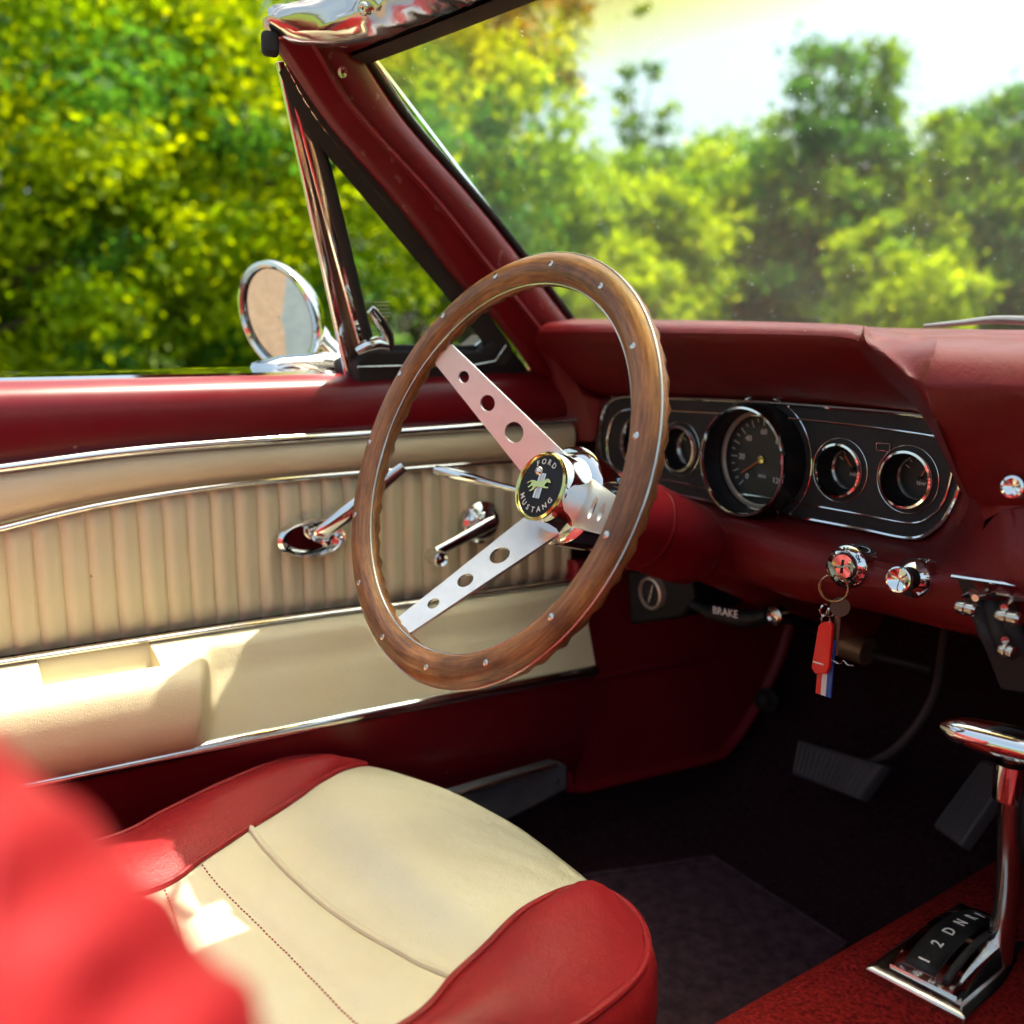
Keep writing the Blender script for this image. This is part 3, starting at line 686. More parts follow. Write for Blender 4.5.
# ignition lock, lighting knob, dash knob
def facing(px, py, y): return UY(px, py, y), unit(np.array([.12, -.98, .12]))
c, ax = facing(849, 566, .7215)
ig = MB(); ig.lathe(c, ax, [(.0195, -.02), (.0195, .003), (.0182, .005), (.0125, .0075), (.0120, .006), (.0118, .010), (.0105, .0115), (.001, .0118)], 40); igo = ig.build('ignition_lock', 'chrome', car)
eu = unit(np.cross(ax, (0, 0, 1))) * -1; ev = np.cross(ax, eu) 
mk = MB(); e1 = np.array([1., 0, 0]); e2 = np.cross(ax, e1)
for s_, a in (('O', 118), ('F', 103), ('F', 90), ('O', 45), ('N', 30), ('A', 180), ('C', 166), ('C', 152), ('S', 0), ('T', -14), ('A', -28), ('R', -42), ('T', -56)):
    e = math.cos(R(a)) * e1 + math.sin(R(a)) * e2; text_mb(s_, .0046, c + ax * .0068 + e * .0152, np.cross(e, ax), e, mb=mk)
mk.build('lock_lettering', 'black', igo)
sl = MB(); sl.box(c + ax * .012, (.002, .012, .001), [e1, e2, ax]); sl.build('key_slot', 'black', igo)
c, ax = facing(914, 578, .7135)
kb = MB(); kb.lathe(c, ax, [(.016, -.02), (.016, .002), (.0145, .004), (.0095, .008), (.0075, .007)], 36); kbo = kb.build('headlight_switch', 'chrome', car)
MB().lathe(c, ax, [(.007, .004), (.007, .016)], 24).build('switch_shaft', 'black', kbo)
k2 = c + ax * .011
MB().lathe(k2, ax, [(.0055, -.001), (.007, .004), (.0095, .009), (.0108, .014), (.0104, .0165), (.0092, .0168), (.003, .0135), (.0005, .0133)], 36).build('switch_knob', 'chrome', kbo)
c, ax = facing(1017, 487, .692)
kb = MB(); kb.lathe(c, ax, [(.0085, -.02), (.0085, .006), (.008, .009), (.0062, .0095), (.002, .0075), (.0005, .0072)], 32); kb.build('dash_knob', 'chrome', car)
# heater control panel
hp0 = MB(); hy = .706
q = [UY(955, 577, hy), UY(1060, 593, hy), UY(1060, 700, hy + .012), UY(1000, 690, hy + .012), UY(984, 650, hy + .010)]
hp0.add(q + [p + np.array([0, .03, 0]) for p in q], [(0, 1, 2, 3, 4)] + [(i, 5 + i, 5 + (i + 1) % 5, (i + 1) % 5) for i in range(5)])
hpo = hp0.build('heater_control', 'black', car, bevel=.002)
MB().tube([UY(953, 576, hy - .004), UY(1060, 591.5, hy - .004)], .0032, 8, flat=.6).build('control_trim', 'chrome', hpo)
for px, py, L_ in ((967, 608, 20), (1009, 617, 24), (1008, 651, 16)):
    kq = MB(); a = UY(px - L_ / 2, py - 2, hy - .03); b = UY(px + L_ / 2, py + 3, hy - .03)
    kq.tube([a, lerp(a, b, .1), lerp(a, b, .45), lerp(a, b, .5), lerp(a, b, .9), b], [.004, .0052, .0056, .0046, .0056, .004], 14); kq.build('lever_knob', 'chrome_worn', hpo)
for px, py, qx, qy in ((975, 598, 990, 590), (1004, 608, 1016, 598), (1005, 640, 1004, 622)):
    MB().tube([UY(px, py, hy - .03), UY(qx, qy, hy - .005)], .0028, 8).build('control_lever', 'chrome_worn', hpo)
for px, py in ((973, 594), (1000, 593), (1018, 598)):
    MB().tube([UY(px - 8, py + 2, hy - .012), UY(px, py - 1, hy - .016), UY(px + 9, py + 1, hy - .012)], [.003, .006, .003], 10, flat=.6).build('slide_tip', 'chrome_worn', hpo)
for k in range(3):
    MB().tube(spline([UY(978 + k * 14, 604, hy - .006), UY(985 + k * 14, 630, hy - .016), UY(997 + k * 12, 652, hy - .01)], 5), .006, 10).build('control_slot', 'rubber', hpo)

# ------------------------------------------------------------------ steering column and wheel
W = np.array((-.37, .4513, .8598)); S_y, T_y = R(3.74), R(21.9)
WNv = np.array((math.sin(S_y) * math.cos(T_y), -math.cos(S_y) * math.cos(T_y), math.sin(T_y)))
WU = np.array((math.cos(S_y), math.sin(S_y), 0.)); WV = np.cross(WNv, WU); WV = WV if WV[2] > 0 else -WV
colm = MB()
colm.lathe(W - WNv * .30, WNv, [(.046, -.30), (.040, -.16), (.035, -.10), (.0325, -.04), (.0315, .018), (.040, .020), (.0425, .028), (.0435, .06), (.0435, .10), (.042, .135), (.039, .155), (.034, .163), (.001, .165)], 44)
colo = colm.build('steering_column', 'red_paint', car)
MB().lathe(W - WNv * .30, WNv, [(.0438, .098), (.0446, .100), (.0446, .103), (.0438, .105)], 44).build('collar_seam', 'red_vinyl', colo)
lev = MB()
def wp(px, py, k): return PL(px, py, W - WNv * k, WNv)
la, lb = wp(560, 500, .135), wp(436, 470, .088)
LP = [lerp(la, lb, q) for q in np.linspace(0, 1, 14)]
lev.tube(LP, [.0034] * 7 + [.0038, .0048, .0058, .0064, .0066, .0066, .0050], 14); lev.build('indicator_lever', 'chrome', car)
# rim
RR, TR = .1755, .0153
nth, nph = 144, 20
rim = MB(); rows = []
for i in range(nth):
    a = 2 * math.pi * i / nth; e = math.cos(a) * WU + math.sin(a) * WV
    scal = .0028 * math.sin(a * 27) ** 2
    row = []
    for j in range(nph):
        b = 2 * math.pi * j / nph
        ro, rn = math.cos(b), math.sin(b)
        grip = scal * sm(-rn, -.05, .35)
        rr = TR * (1.0 - .05 * abs(ro)) - grip
        row.append(W + e * (RR + rr * ro) + WNv * (rr * rn * .92))
    rows.append(row)
rim.loft(rows, cu=True, cv=True)
rimo = rim.build('steering_wheel', 'wood', car, ang=60)
uvl = rimo.data.uv_layers.new(name='UVMap')
for poly in rimo.data.polygons:
    idx = [(v // nph, v % nph) for v in poly.vertices]
    for li, (i, j) in zip(poly.loop_indices, idx):
        if i == 0 and any(k[0] == nth - 1 for k in idx): i = nth
        if j == 0 and any(k[1] == nph - 1 for k in idx): j = nph
        uvl.data[li].uv = (i / nth * 4, j / nph)
# thin metal core line round the inside and the outside of the rim
for sg in (-1, 1):
    MB().tube([W + (RR + sg * TR * .90) * (math.cos(a) * WU + math.sin(a) * WV) + WNv * .0048 for a in np.linspace(0, 2 * math.pi, 120, endpoint=False)], .0009, 8, closed=True).build('rim_core', 'chrome_worn', rimo)
riv0 = None
for k in range(15):
    a = R(12 + 24 * k); c = W + RR * (math.cos(a) * WU + math.sin(a) * WV) + WNv * (TR * .92)
    if riv0 is None:
        rv = MB(); rv.lathe((0, 0, 0), WNv, [(.0028, -.004), (.0028, .0003), (.0020, .0007), (.0004, .0009)], 16); riv0 = rv.build('rivet', 'chrome_worn', rimo); riv0.location = c
    else:
        o = riv0.copy(); COL.objects.link(o); o.location = c
# spokes: flat tapered bars with three holes, dished towards the hub
HK = .095
def spoke(ang):
    a = R(ang); e = math.cos(a) * WU + math.sin(a) * WV; s_ = np.cross(WNv, e)
    p0 = W - WNv * HK + e * .022; p1 = W + e * (RR - TR * .6) - WNv * .004
    L_ = np.linalg.norm(p1 - p0); ex = unit(p1 - p0); ey = s_
    w0, w1 = .0235, .0125
    o_ = [(0, -w0)] + [(L_ * q, -(w0 + (w1 - w0) * q)) for q in (.25, .5, .75, .97)] + [(L_, -w1 * .8), (L_, w1 * .8)] + [(L_ * q, w0 + (w1 - w0) * q) for q in (.97, .75, .5, .25)] + [(0, w0)]
    h = [circ(L_ * q, 0, r, 30) for q, r in ((.36, .0098), (.585, .0078), (.79, .0058))]
    return flat_curve([o_] + h, .0030, p0, ex, ey)
for ang in (142, 250, 352): spoke(ang).build('spoke', 'steel', rimo, bevel=.0006, ang=25)
hubm = MB()
hubm.lathe(W - WNv * HK, WNv, [(.024, -.035), (.043, -.030), (.046, -.006), (.0465, .0025), (.044, .0045), (.037, .006), (.0345, .012), (.0335, .024), (.0325, .0315), (.0305, .0335)], 56); hubm.build('hub', 'chrome', rimo)
kf = HK - .0325
MB().lathe(W - WNv * kf, WNv, [(.0318, -.002), (.0318, .0015), (.030, .0032), (.0282, .0020), (.0275, .0)], 56).build('horn_ring', 'lime_reflect', rimo)
hb = MB(); HC = W - WNv * kf
hb.lathe(HC, WNv, [(.0282, -.003), (.0282, .0006), (.015, .0012), (.0004, .0014)], 48); hbo = hb.build('horn_button', 'black', rimo)
em = MB(); em2 = MB()
for k, s_ in enumerate('MUSTANG'):
    a = R(212 + k * 19.5); e = math.cos(a) * WU + math.sin(a) * WV; text_mb(s_, .0072, HC + WNv * .0016 + e * .0222, np.cross(WNv, e), -e, mb=em)
for k, s_ in enumerate('FORD'):
    a = R(119 - k * 19.5); e = math.cos(a) * WU + math.sin(a) * WV; text_mb(s_, .0072, HC + WNv * .0016 + e * .0222, -np.cross(WNv, e), e, mb=em2)
em.build('horn_lettering', 'white_ink', rimo); em2.build('horn_lettering', 'white_ink', rimo)
# tri-bar and running horse
for off, mt in ((-.0032, 'chrome_worn'), (0, 'white_ink'), (.0032, 'chrome_worn')):
    q = MB(); q.box(HC + WNv * .0017 + WU * off, (.0026, .023, .0006), [WU, WV, WNv]); q.build('emblem_bar', mt, rimo)
hs = [(-13, 1.5), (-10, 3.2), (-6, 3.4), (-3, 3.0), (1, 3.6), (4, 4.6), (7, 6.0), (9, 6.6), (11.5, 5.4), (13, 3.9), (12, 3.2), (9.6, 3.8), (8.2, 3.2), (6.5, 1.0), (8.5, -.2), (11.5, .2), (12.2, -1.4), (11.2, -1.0), (8, -1.4), (4.5, -1.2), (1, -1.4), (-2, -1.0), (-3.5, -2.2), (-5.2, -4.6), (-8, -6.0), (-9.5, -5.4), (-7.2, -4.0), (-6.2, -1.6), (-8.2, -1.2), (-10.5, -3.2), (-12.4, -3.0), (-10.0, -.6), (-9, 1.4), (-11, 1.8), (-13.5, .2), (-15, 0)]
fl = flat_curve([[(x * .00112, y * .00112) for x, y in hs]], .0008, HC + WNv * .0026, WU, WV); fl.build('horse_emblem', 'lime_reflect', rimo)
MB().lathe(HC + WV * .013 - WU * .007 + WNv * .001, WNv, [(.0046, 0), (.004, .002), (.002, .0034), (.0004, .0038)], 20).build('emblem_stud', 'chrome', rimo)

# ------------------------------------------------------------------ kick panel, air vent, brake handle
kp = MB(); KX = -.653
kpx = [(571, 560), (573, 640), (571, 690), (563, 752), (561, 770), (565, 792), (580, 792), (640, 778), (700, 764), (722, 757), (738, 738), (762, 700), (782, 655), (793, 620), (793, 590)]
KP = [UX(x, y, KX) for x, y in kpx]; ctr = UX(680, 660, KX)
inner = [lerp(p, ctr, .07) for p in KP]; n = len(KP)
kp.loft([[p + np.array([-.03, 0, 0]) for p in KP], [p + np.array([.006, 0, 0]) for p in KP], [lerp(p, q, .35) + np.array([.012, 0, 0]) for p, q in zip(KP, inner)], [lerp(p, q, .75) + np.array([.008, 0, 0]) for p, q in zip(KP, inner)], inner], cu=True)
kp.f.append(tuple(len(kp.v) - n + i for i in range(n)))
kp.tube([UX(580, 679, KX + .002), UX(640, 668, KX + .002), UX(700, 660, KX + .001)], .006, 8)
kpo = kp.build('kick_panel', 'kick', car, bevel=.003)
vy = .80
vb = MB(); q = [UY(627, 571, vy), UY(690, 571, vy), UY(694, 600, vy), UY(682, 618, vy), UY(630, 625, vy)]
vb.add(q + [p + np.array([.0, .10, 0]) for p in q], [(0, 1, 2, 3, 4)] + [(i, 5 + i, 5 + (i + 1) % 5, (i + 1) % 5) for i in range(5)])
vbo = vb.build('air_vent', 'black', car, bevel=.004)
vc = UY(652.5, 593, vy - .004)
MB().lathe(vc, NG, [(.0195, -.01), (.0205, .0), (.0195, .005), (.0175, .006), (.0165, .003)], 40).build('vent_ring', 'vent_ring', vbo)
vd = MB(); vd.lathe(vc, NG, [(.0165, .002), (.0004, .001)], 30); vd.build('vent_flap', 'rubber', vbo)
MB().tube([vc + np.array([-.003, -.003, -.012]), vc + np.array([.004, -.003, .012])], .0013, 8).build('flap_rib', 'chrome_worn', vbo)
bh = MB(); by = .80
bh.tube(spline([UY(694, 604, by), UY(712, 612, by), UY(740, 618, by), UY(757, 618, by), UY(772, 614, by)], 5), [.008] * 5 + [.013] * 5 + [.014] * 5 + [.011] * 5 + [.006], 14, flat=.75)
bh.tube([UY(768, 612, by + .01), UY(800, 622, by + .05), UY(820, 628, by + .10)], .006, 8)
bho = bh.build('parking_brake_handle', 'black', car)
MB().lathe(UY(775, 616, by - .01), NG, [(.010, -.01), (.010, .002), (.007, .004), (.005, .002), (.001, .003)], 24).build('brake_pivot', 'chrome_worn', bho)
text_mb('BRAKE', .0125, UY(725, 612.5, by - .0145), unit(UY(745, 617, by) - UY(705, 609, by)), (0, -.1, 1)).build('brake_lettering', 'white_ink', bho)

# ------------------------------------------------------------------ pedals
pd = MB()
pc = [UY(800, 740, 1.0), UY(887, 766, .97), UY(862, 801, .95), UY(794, 775, .98)]
e1 = unit(pc[1] - pc[0]); e2 = unit(pc[0] - pc[3]); nn = unit(np.cross(e1, e2)); nn = nn if nn[1] < 0 else -nn
rows = []
for o, sc in ((-.012, .98), (0, 1.0), (.006, .96), (.008, .9)):
    m0 = sum(pc) / 4; rows.append([m0 + (p - m0) * sc + nn * o for p in pc])
pd.loft(rows, cu=True, cap=True); bpo = pd.build('brake_pedal', 'pedal', car, bevel=.004)
rb = MB()
for k in range(1, 16):
    a, b = lerp(pc[3], pc[2], k / 16), lerp(pc[0], pc[1], k / 16); rb.tube([lerp(a, b, .1) + nn * .008, lerp(a, b, .9) + nn * .008], .0018, 6)
rb.build('pedal_ribs', 'pedal', bpo)
MB().tube(spline([UY(868, 764, 1.0), UY(895, 750, 1.0), UY(920, 722, 1.02), UY(936, 690, 1.04), UY(942, 655, 1.06), UY(946, 628, 1.08)], 5), .0095, 12, flat=.6).build('pedal_arm', 'pedal_metal', bpo)
ap = MB(); pa = [UY(985, 760, 1.02), UY(1016, 770, 1.0), UY(962, 848, .95), UY(934, 828, .97)]
nn2 = unit(np.cross(pa[1] - pa[0], pa[0] - pa[3])); nn2 = nn2 if nn2[1] < 0 else -nn2
rows = [[(sum(pa) / 4) + (p - sum(pa) / 4) * s_ + nn2 * o for p in pa] for o, s_ in ((-.012, .98), (0, 1.), (.004, .95))]
ap.loft(rows, cu=True, cap=True); apo = ap.build('accelerator_pedal', 'pedal', car, bevel=.003)
rb = MB()
for k in range(1, 10):
    a, b = lerp(pa[0], pa[1], k / 10), lerp(pa[3], pa[2], k / 10); rb.tube([lerp(a, b, .06) + nn2 * .005, lerp(a, b, .94) + nn2 * .005], .0017, 6)
rb.build('pedal_ribs', 'pedal', apo)
cs = MB(); cs.tube([UY(842, 643, .98), UY(868, 652, .98)], .0165, 20); cso = cs.build('pedal_linkage', 'old_brass', car); MB().tube([UY(866, 653, .985), UY(930, 670, 1.02)], .005, 8).build('linkage_rod', 'rubber', cso)
ds = MB(); c_ = UX(766, 700, -.60); ds.lathe(c_, (.3, -.9, .25), [(.017, -.03), (.018, .0), (.012, .003), (.008, .008), (.008, .014), (.001, .015)], 24); ds.build('dimmer_switch', 'rubber', car)
# heater box and hose under the dash
hbx = MB(); hbx.box((.14, .93, .66), (.34, .20, .22)); hbx.tube(spline([(-.03, .86, .66), (-.06, .84, .60), (-.02, .80, .56), (.06, .80, .56)], 6), .032, 14); hbx.build('heater_box', 'rubber', car, bevel=.02)

# ------------------------------------------------------------------ floor, tunnel, firewall, mat
fl = MB()
fl.loft([[np.array([x, y, z]) for x in np.linspace(-.80, .80, 24)] for y, z in ((-1.1, .27), (.0, .265), (.5, .262), (.90, .262), (1.02, .275), (1.12, .33), (1.23, .45), (1.32, .58), (1.34, .75), (1.32, .90))])
fl.loft([[np.array([x, y, z]) for y in (-1.1, 0, .55, .95, 1.3)] for x, z in ((-.69, .40), (-.685, .34), (-.67, .28), (-.64, .262))])
flo = fl.build('floor', 'carpet_dark', car)
tn = MB(); tp = [(-.21, .262), (-.195, .33), (-.175, .40), (-.145, .448), (-.115, .468), (-.06, .4745), (0, .476), (.06, .4745), (.115, .468), (.145, .448), (.175, .40), (.195, .33), (.21, .262)]
tn.loft([spline([np.array([x * (1 + k * .25), y, .262 + (z - .262) * (1 + k * .12)]) for x, z in tp], 3) for y, k in ((-1.1, -.2), (.0, -.08), (.4, .0), (.85, .05), (1.02, .2), (1.2, .6), (1.32, 1.0))])
tn.build('transmission_tunnel', 'carpet_red', car, sub=1)
fm = empty('floor_mat', (-.42, .78, .27))
tag(fm, 'dark cloth mat lying on the driver footwell floor', 'floor mat')
mt = MB(); q = [UZ(560, 880, .272), UZ(655, 868, .272), UZ(712, 858, .272), UZ(846, 945, .272), UZ(760, 1030, .272), UZ(640, 1120, .272)]
q = [p - np.array([-.42, .78, .27]) for p in q]
mt.add(q + [p - np.array([0, 0, .006]) for p in q], [(0, 1, 2, 3, 4, 5)] + [(i, 6 + i, 6 + (i + 1) % 6, (i + 1) % 6) for i in range(6)]); mt.build('mat_cloth', 'mat', fm, bevel=.002)
MB().tube([p + np.array([0, 0, .002]) for p in q], .0035, 8, closed=True).build('mat_binding', 'mat', fm)

# ------------------------------------------------------------------ gear selector
PZ = .482
gs_ = MB(); gx0, gx1, gy0, gy1 = -.098, -.012, .622, .80
c0, c1_ = UZ(865, 967, PZ), UZ(971, 1011, PZ)
GW = np.linalg.norm(c1_ - c0); ex = unit((.992, .12, -.0)); ey = unit((-.12, .992, -.075)); ez = np.cross(ex, ey)
def gp(u, v, z): return c0 + ex * u + ey * v + ez * z
LN = .165
gs_.loft([[gp(u0, v0, z) for u0, v0 in ((-.0, .0), (GW, .0), (GW, LN), (0, LN))] if k == 0 else [gp(i_[0], i_[1], z) for i_ in ((k, k), (GW - k, k), (GW - k, LN - k), (k, LN - k))] for k, z in ((0, -.03), (0, 0.), (.006, .003))], cu=True, cap=True)
gso = gs_.build('gear_selector', 'chrome_worn', car, bevel=.0015)
def arc(v):                                                        # the dial's quarter-round hump along the plate
    return max(.003, .0190 * (1 - ((v - .080) / .075) ** 2))
vv = np.linspace(.012, LN - .008, 22)
hmp = MB(); hmp.loft([[gp(.014, v, .002) for v in vv], [gp(.014, v, arc(v)) for v in vv], [gp(.020, v, arc(v) + .002) for v in vv], [gp(GW - .018, v, arc(v) + .002) for v in vv], [gp(GW - .012, v, arc(v)) for v in vv], [gp(GW - .010, v, .002) for v in vv]]); hmp.loft([[gp(u, vv[0], z) for u in (.014, GW - .012)] for z in (.002, arc(vv[0]) + .002)]); hmp.build('selector_hump', 'chrome', gso)
hs_ = MB(); hs_.loft([[gp(GW - .0085, v, .003) for v in vv], [gp(GW - .0112, v, arc(v) - .003) for v in vv]]); hs_.build('hump_side', 'black', gso, solid=.001)
dl = MB(); dl.loft([[gp(u, v, arc(v) + .0035) for v in vv[1:-2]] for u in (.0215, .046)]); dl.build('selector_dial', 'black', gso, solid=.001)
sl = MB(); sl.loft([[gp(u, v, arc(v) + .0038) for v in vv[1:-1]] for u in (.0515, GW - .021)]); sl.build('selector_slot', 'rubber', gso, solid=.001)
lt_ = MB()
for s_, v in (('1', .026), ('2', .0465), ('D', .067), ('N', .0875), ('R', .108), ('P', .127)):
    sl_ = (arc(v + .002) - arc(v - .002)) / .004; fy = unit(ey + ez * sl_)
    text_mb(s_, .0125, gp(.034, v, arc(v) + .0042), -ex * .0 + fy, -ex, mb=lt_)
lt_.build('gear_lettering', 'white_ink', gso)
sh = MB(); rb0 = UZ(1001, 938, PZ + .015); rb1 = UX(1012, 766, rb0[0] + .006)
sh.tube(spline([rb0 - np.array([0, 0, .03]), rb0, lerp(rb0, rb1, .25) + np.array([0, .006, 0]), lerp(rb0, rb1, .6) + np.array([0, .004, 0]), rb1 + np.array([0, 0, .012])], 6), [.0098] * 9 + [.0092] * 16, 16); sh.build('shift_rod', 'chrome_worn', gso)
th_ = MB(); td = unit(np.array([.88, .22, .0])); tz = rb1 + np.array([0, 0, .018])
ha = tz - td * .052; hb_ = tz + td * .052
th_.tube([lerp(ha, hb_, q) for q in np.linspace(0, 1, 15)], [.005, .0125, .0150, .0163, .0172, .018, .0185, .0186, .0185, .018, .0172, .0163, .0150, .0125, .005], 20, flat=.72, up=(0, 0, 1)); th_.build('shift_handle', 'chrome', gso)
MB().lathe(rb1 + np.array([0, 0, -.012]), (0, 0, 1), [(.012, -.014), (.0125, .0), (.012, .014)], 20, cap0=True).build('rod_collar', 'chrome', gso)

# ------------------------------------------------------------------ driver's bucket seat
def ux_(x, y, z): return UZ(x, y, z)
st = [  # stations front to back: left seam, right seam, height of crown, then bolster edges
]
def zl(L, n=4): return spline([UZ(*q) for q in L], n)
def back(L, d1, d2): e = L[-1]; return L + [e + np.array(d1), e + np.array(d2)]
def sp2(L, d1, d2): return spline(back([UZ(*q) for q in L], d1, d2), 10)
seamL = sp2([(366, 766, .500), (345, 770, .510), (320, 783, .516), (290, 804, .520), (250, 829, .522), (200, 862, .522), (155, 890, .52)], (-.005, -.11, 0), (-.01, -.2, 0))
seamR = sp2([(591, 888, .500), (572, 890, .510), (548, 899, .518), (518, 917, .524), (482, 953, .526), (455, 978, .526), (410, 1024, .526)], (.005, -.09, 0), (.01, -.17, 0))
outL = sp2([(364, 764, .500), (345, 760, .508), (318, 757, .514), (282, 761, .518), (225, 783, .520), (165, 812, .520), (112, 838, .52)], (.0, -.11, 0), (.0, -.2, 0))
outR = sp2([(596, 889, .496), (618, 898, .496), (638, 917, .495), (648, 944, .494), (640, 972, .496), (612, 1000, .500), (560, 1036, .504)], (.005, -.10, 0), (.01, -.2, 0))
nS = len(seamL)
def find_f(seam, px, py):
    best = min(range(nS), key=lambda i: np.hypot(*(np.array(proj(seam[i])) - (px, py)))); return best / (nS - 1)
def proj(P):
    q = np.array(P) - CAM; Z = q @ FW; return 512 + FPX * (q @ RT) / Z, 512 - FPX * (q @ UPV) / Z
SEAMS = [((250, 830), (455, 977), .0032, 'cream_seat', 0), ((200, 862), (385, 1050), .0012, 'kick', 1), ((160, 888), (300, 1110), .0012, 'kick', 1)]
SF = [(find_f(seamL, *q[0]), find_f(seamR, *q[1])) for q in SEAMS]
ins = MB(); rows = []
for u in np.linspace(0, 1, 65):
    row = []
    for i in range(nS):
        p = lerp(seamL[i], seamR[i], u); f = i / (nS - 1)
        cr_ = .015 * math.sin(math.pi * u) ** .8 * (1 - .9 * sm(f, .10, .6)) - .010 * math.sin(math.pi * u) * sm(f, .3, .8)
        for (f0, f1), q in zip(SF, SEAMS):
            d = (f - (f0 + (f1 - f0) * u + .012 * math.sin(math.pi * u))) * .62
            cr_ -= (.0045 if q[4] else .0030) * math.exp(-(d / .011) ** 2) * min(1, 8 * u, 8 * (1 - u)) 
        cr_ += .0005 * math.sin(u * 21 + f * 17) * math.sin(f * 40 + 3 * u)
        fb = .010 * math.sin(math.pi * u) * max(0, 1 - f * 9)
        row.append(p + np.array([0, fb, cr_]))
    rows.append(row)
ins_rows = rows
ins.loft(rows)
seat = ins.build('driver_seat', 'cream_seat', car, ang=70)
fs = MB(); fs.loft([[r[0] + np.array([0, dy, dz]) for r in rows] for dy, dz in ((0, 0), (.009, -.006), (.015, -.018), (.016, -.04), (.010, -.10), (-.02, -.16))]); fs.build('seat_front', 'cream_seat', seat, ang=70)
def bolster(seam, outer, side, crown, name):
    mb = MB(); rows = []
    for i, (p, q) in enumerate(zip(seam, outer)):
        t = outer[min(i + 1, nS - 1)] - outer[max(i - 1, 0)]; o = unit(np.array([t[1], -t[0], 0])) * (-side)
        o = -o if (o @ np.array([side, .4, 0])) < 0 else o
        w = np.linalg.norm(q - p)
        row = [lerp(p, q, a) + np.array([0, 0, min(crown, w * .28) * math.sin(math.pi * a ** .85)]) for a in (0, .08, .25, .45, .65, .82, .94, 1.)]
        row += [q + o * d + np.array([0, 0, z]) for d, z in ((.004, -.006), (.008, -.02), (.009, -.05), (.004, -.11), (-.02, -.17))]
        rows.append(row)
    mb.loft(rows); return mb.build(name, 'red_seat', seat, ang=70), rows
bl, brL = bolster(seamL, outL, -1, .014, 'seat_bolster')
br, brR = bolster(seamR, outR, 1, .017, 'seat_bolster')
def piping(pts, r, mat, name='piping'): MB().tube(pts, r, 8).build(name, mat, seat)
piping([p + np.array([0, 0, .002]) for p in seamL], .0030, 'red_seat'); piping([p + np.array([0, 0, .002]) for p in seamR], .0030, 'red_seat')
piping([r[7] + np.array([0, 0, .0005]) for r in brL], .0030, 'red_seat'); piping([r[7] + np.array([0, 0, .0005]) for r in brR], .0032, 'red_seat')
def insert_at(f, u):
    i = f * (nS - 1); i0 = min(int(i), nS - 2); w = i - i0
    j = u * 64; j0 = min(int(j), 63); v = j - j0
    return lerp(lerp(ins_rows[j0][i0], ins_rows[j0][i0 + 1], w), lerp(ins_rows[j0 + 1][i0], ins_rows[j0 + 1][i0 + 1], w), v)
for (a, b, r, mat, dash_), (f0, f1) in zip(SEAMS, SF):
    line = [insert_at(f0 + (f1 - f0) * u + .012 * math.sin(math.pi * u), u) + np.array([0, 0, .0012]) for u in np.linspace(0, 1, 60 if not dash_ else 130)]
    if not dash_: piping(line, r, mat)
    else:
        mb = MB()
        for k in range(0, len(line) - 1, 2): mb.tube([line[k] - np.array([0, 0, .001]), lerp(line[k], line[k + 1], .8) - np.array([0, 0, .001])], .0007, 5)
        mb.build('stitching', M['chrome_worn'] if False else 'kick', seat)
sbt = MB(); sbt.lathe(UZ(584, 906, .512), (0, .2, 1), [(.005, -.002), (.0045, .002), (.002, .003), (.0003, .003)], 16); sbt.build('seat_button', 'chrome_worn', seat)
# backrest of the driver's seat, just outside the picture on the left
def backrest(cx, yb, zb, yt, zt, hw, name, par, mat='red_seat', mirror=1):
    mb = MB(); rows = []
    nrm = unit(np.array([0, zt - zb, -(yt - yb)]))                    # faces forward
    nr = 40
    for i in range(nr + 1):
        s_ = i / nr
        c = lerp((cx, yb, zb), (cx, yt, zt), s_)
        k = math.sqrt(max(0, 1 - max(0, (s_ - .80) / .20) ** 2.2)) if s_ > .8 else 1.
        w = hw * (.90 + .10 * math.sin(math.pi * min(1, s_ * 1.1))) * (.72 + .28 * k); th = .052 * (.25 + .75 * k)
        pleat = .0045 * math.sin(s_ * 2 * math.pi * 9)
        row = []
        for a in np.linspace(0, 2 * math.pi, 36, endpoint=False):
            ca, sa = math.cos(a), math.sin(a)
            sx = math.copysign(abs(ca) ** .45, ca); sy = math.copysign(abs(sa) ** .6, sa)
            b = pleat * max(0, sa) + .010 * max(0, sa) * (abs(ca) > .55)
            row.append(c + np.array([sx * w, 0, 0]) + nrm * (sy * th + b))
        rows.append(row)
    mb.loft(rows, cu=True, cap=True); return mb.build(name, mat, par, ang=80)
backrest(-.40, -.10, .47, -.27, .93, .245, 'seat_backrest', seat)
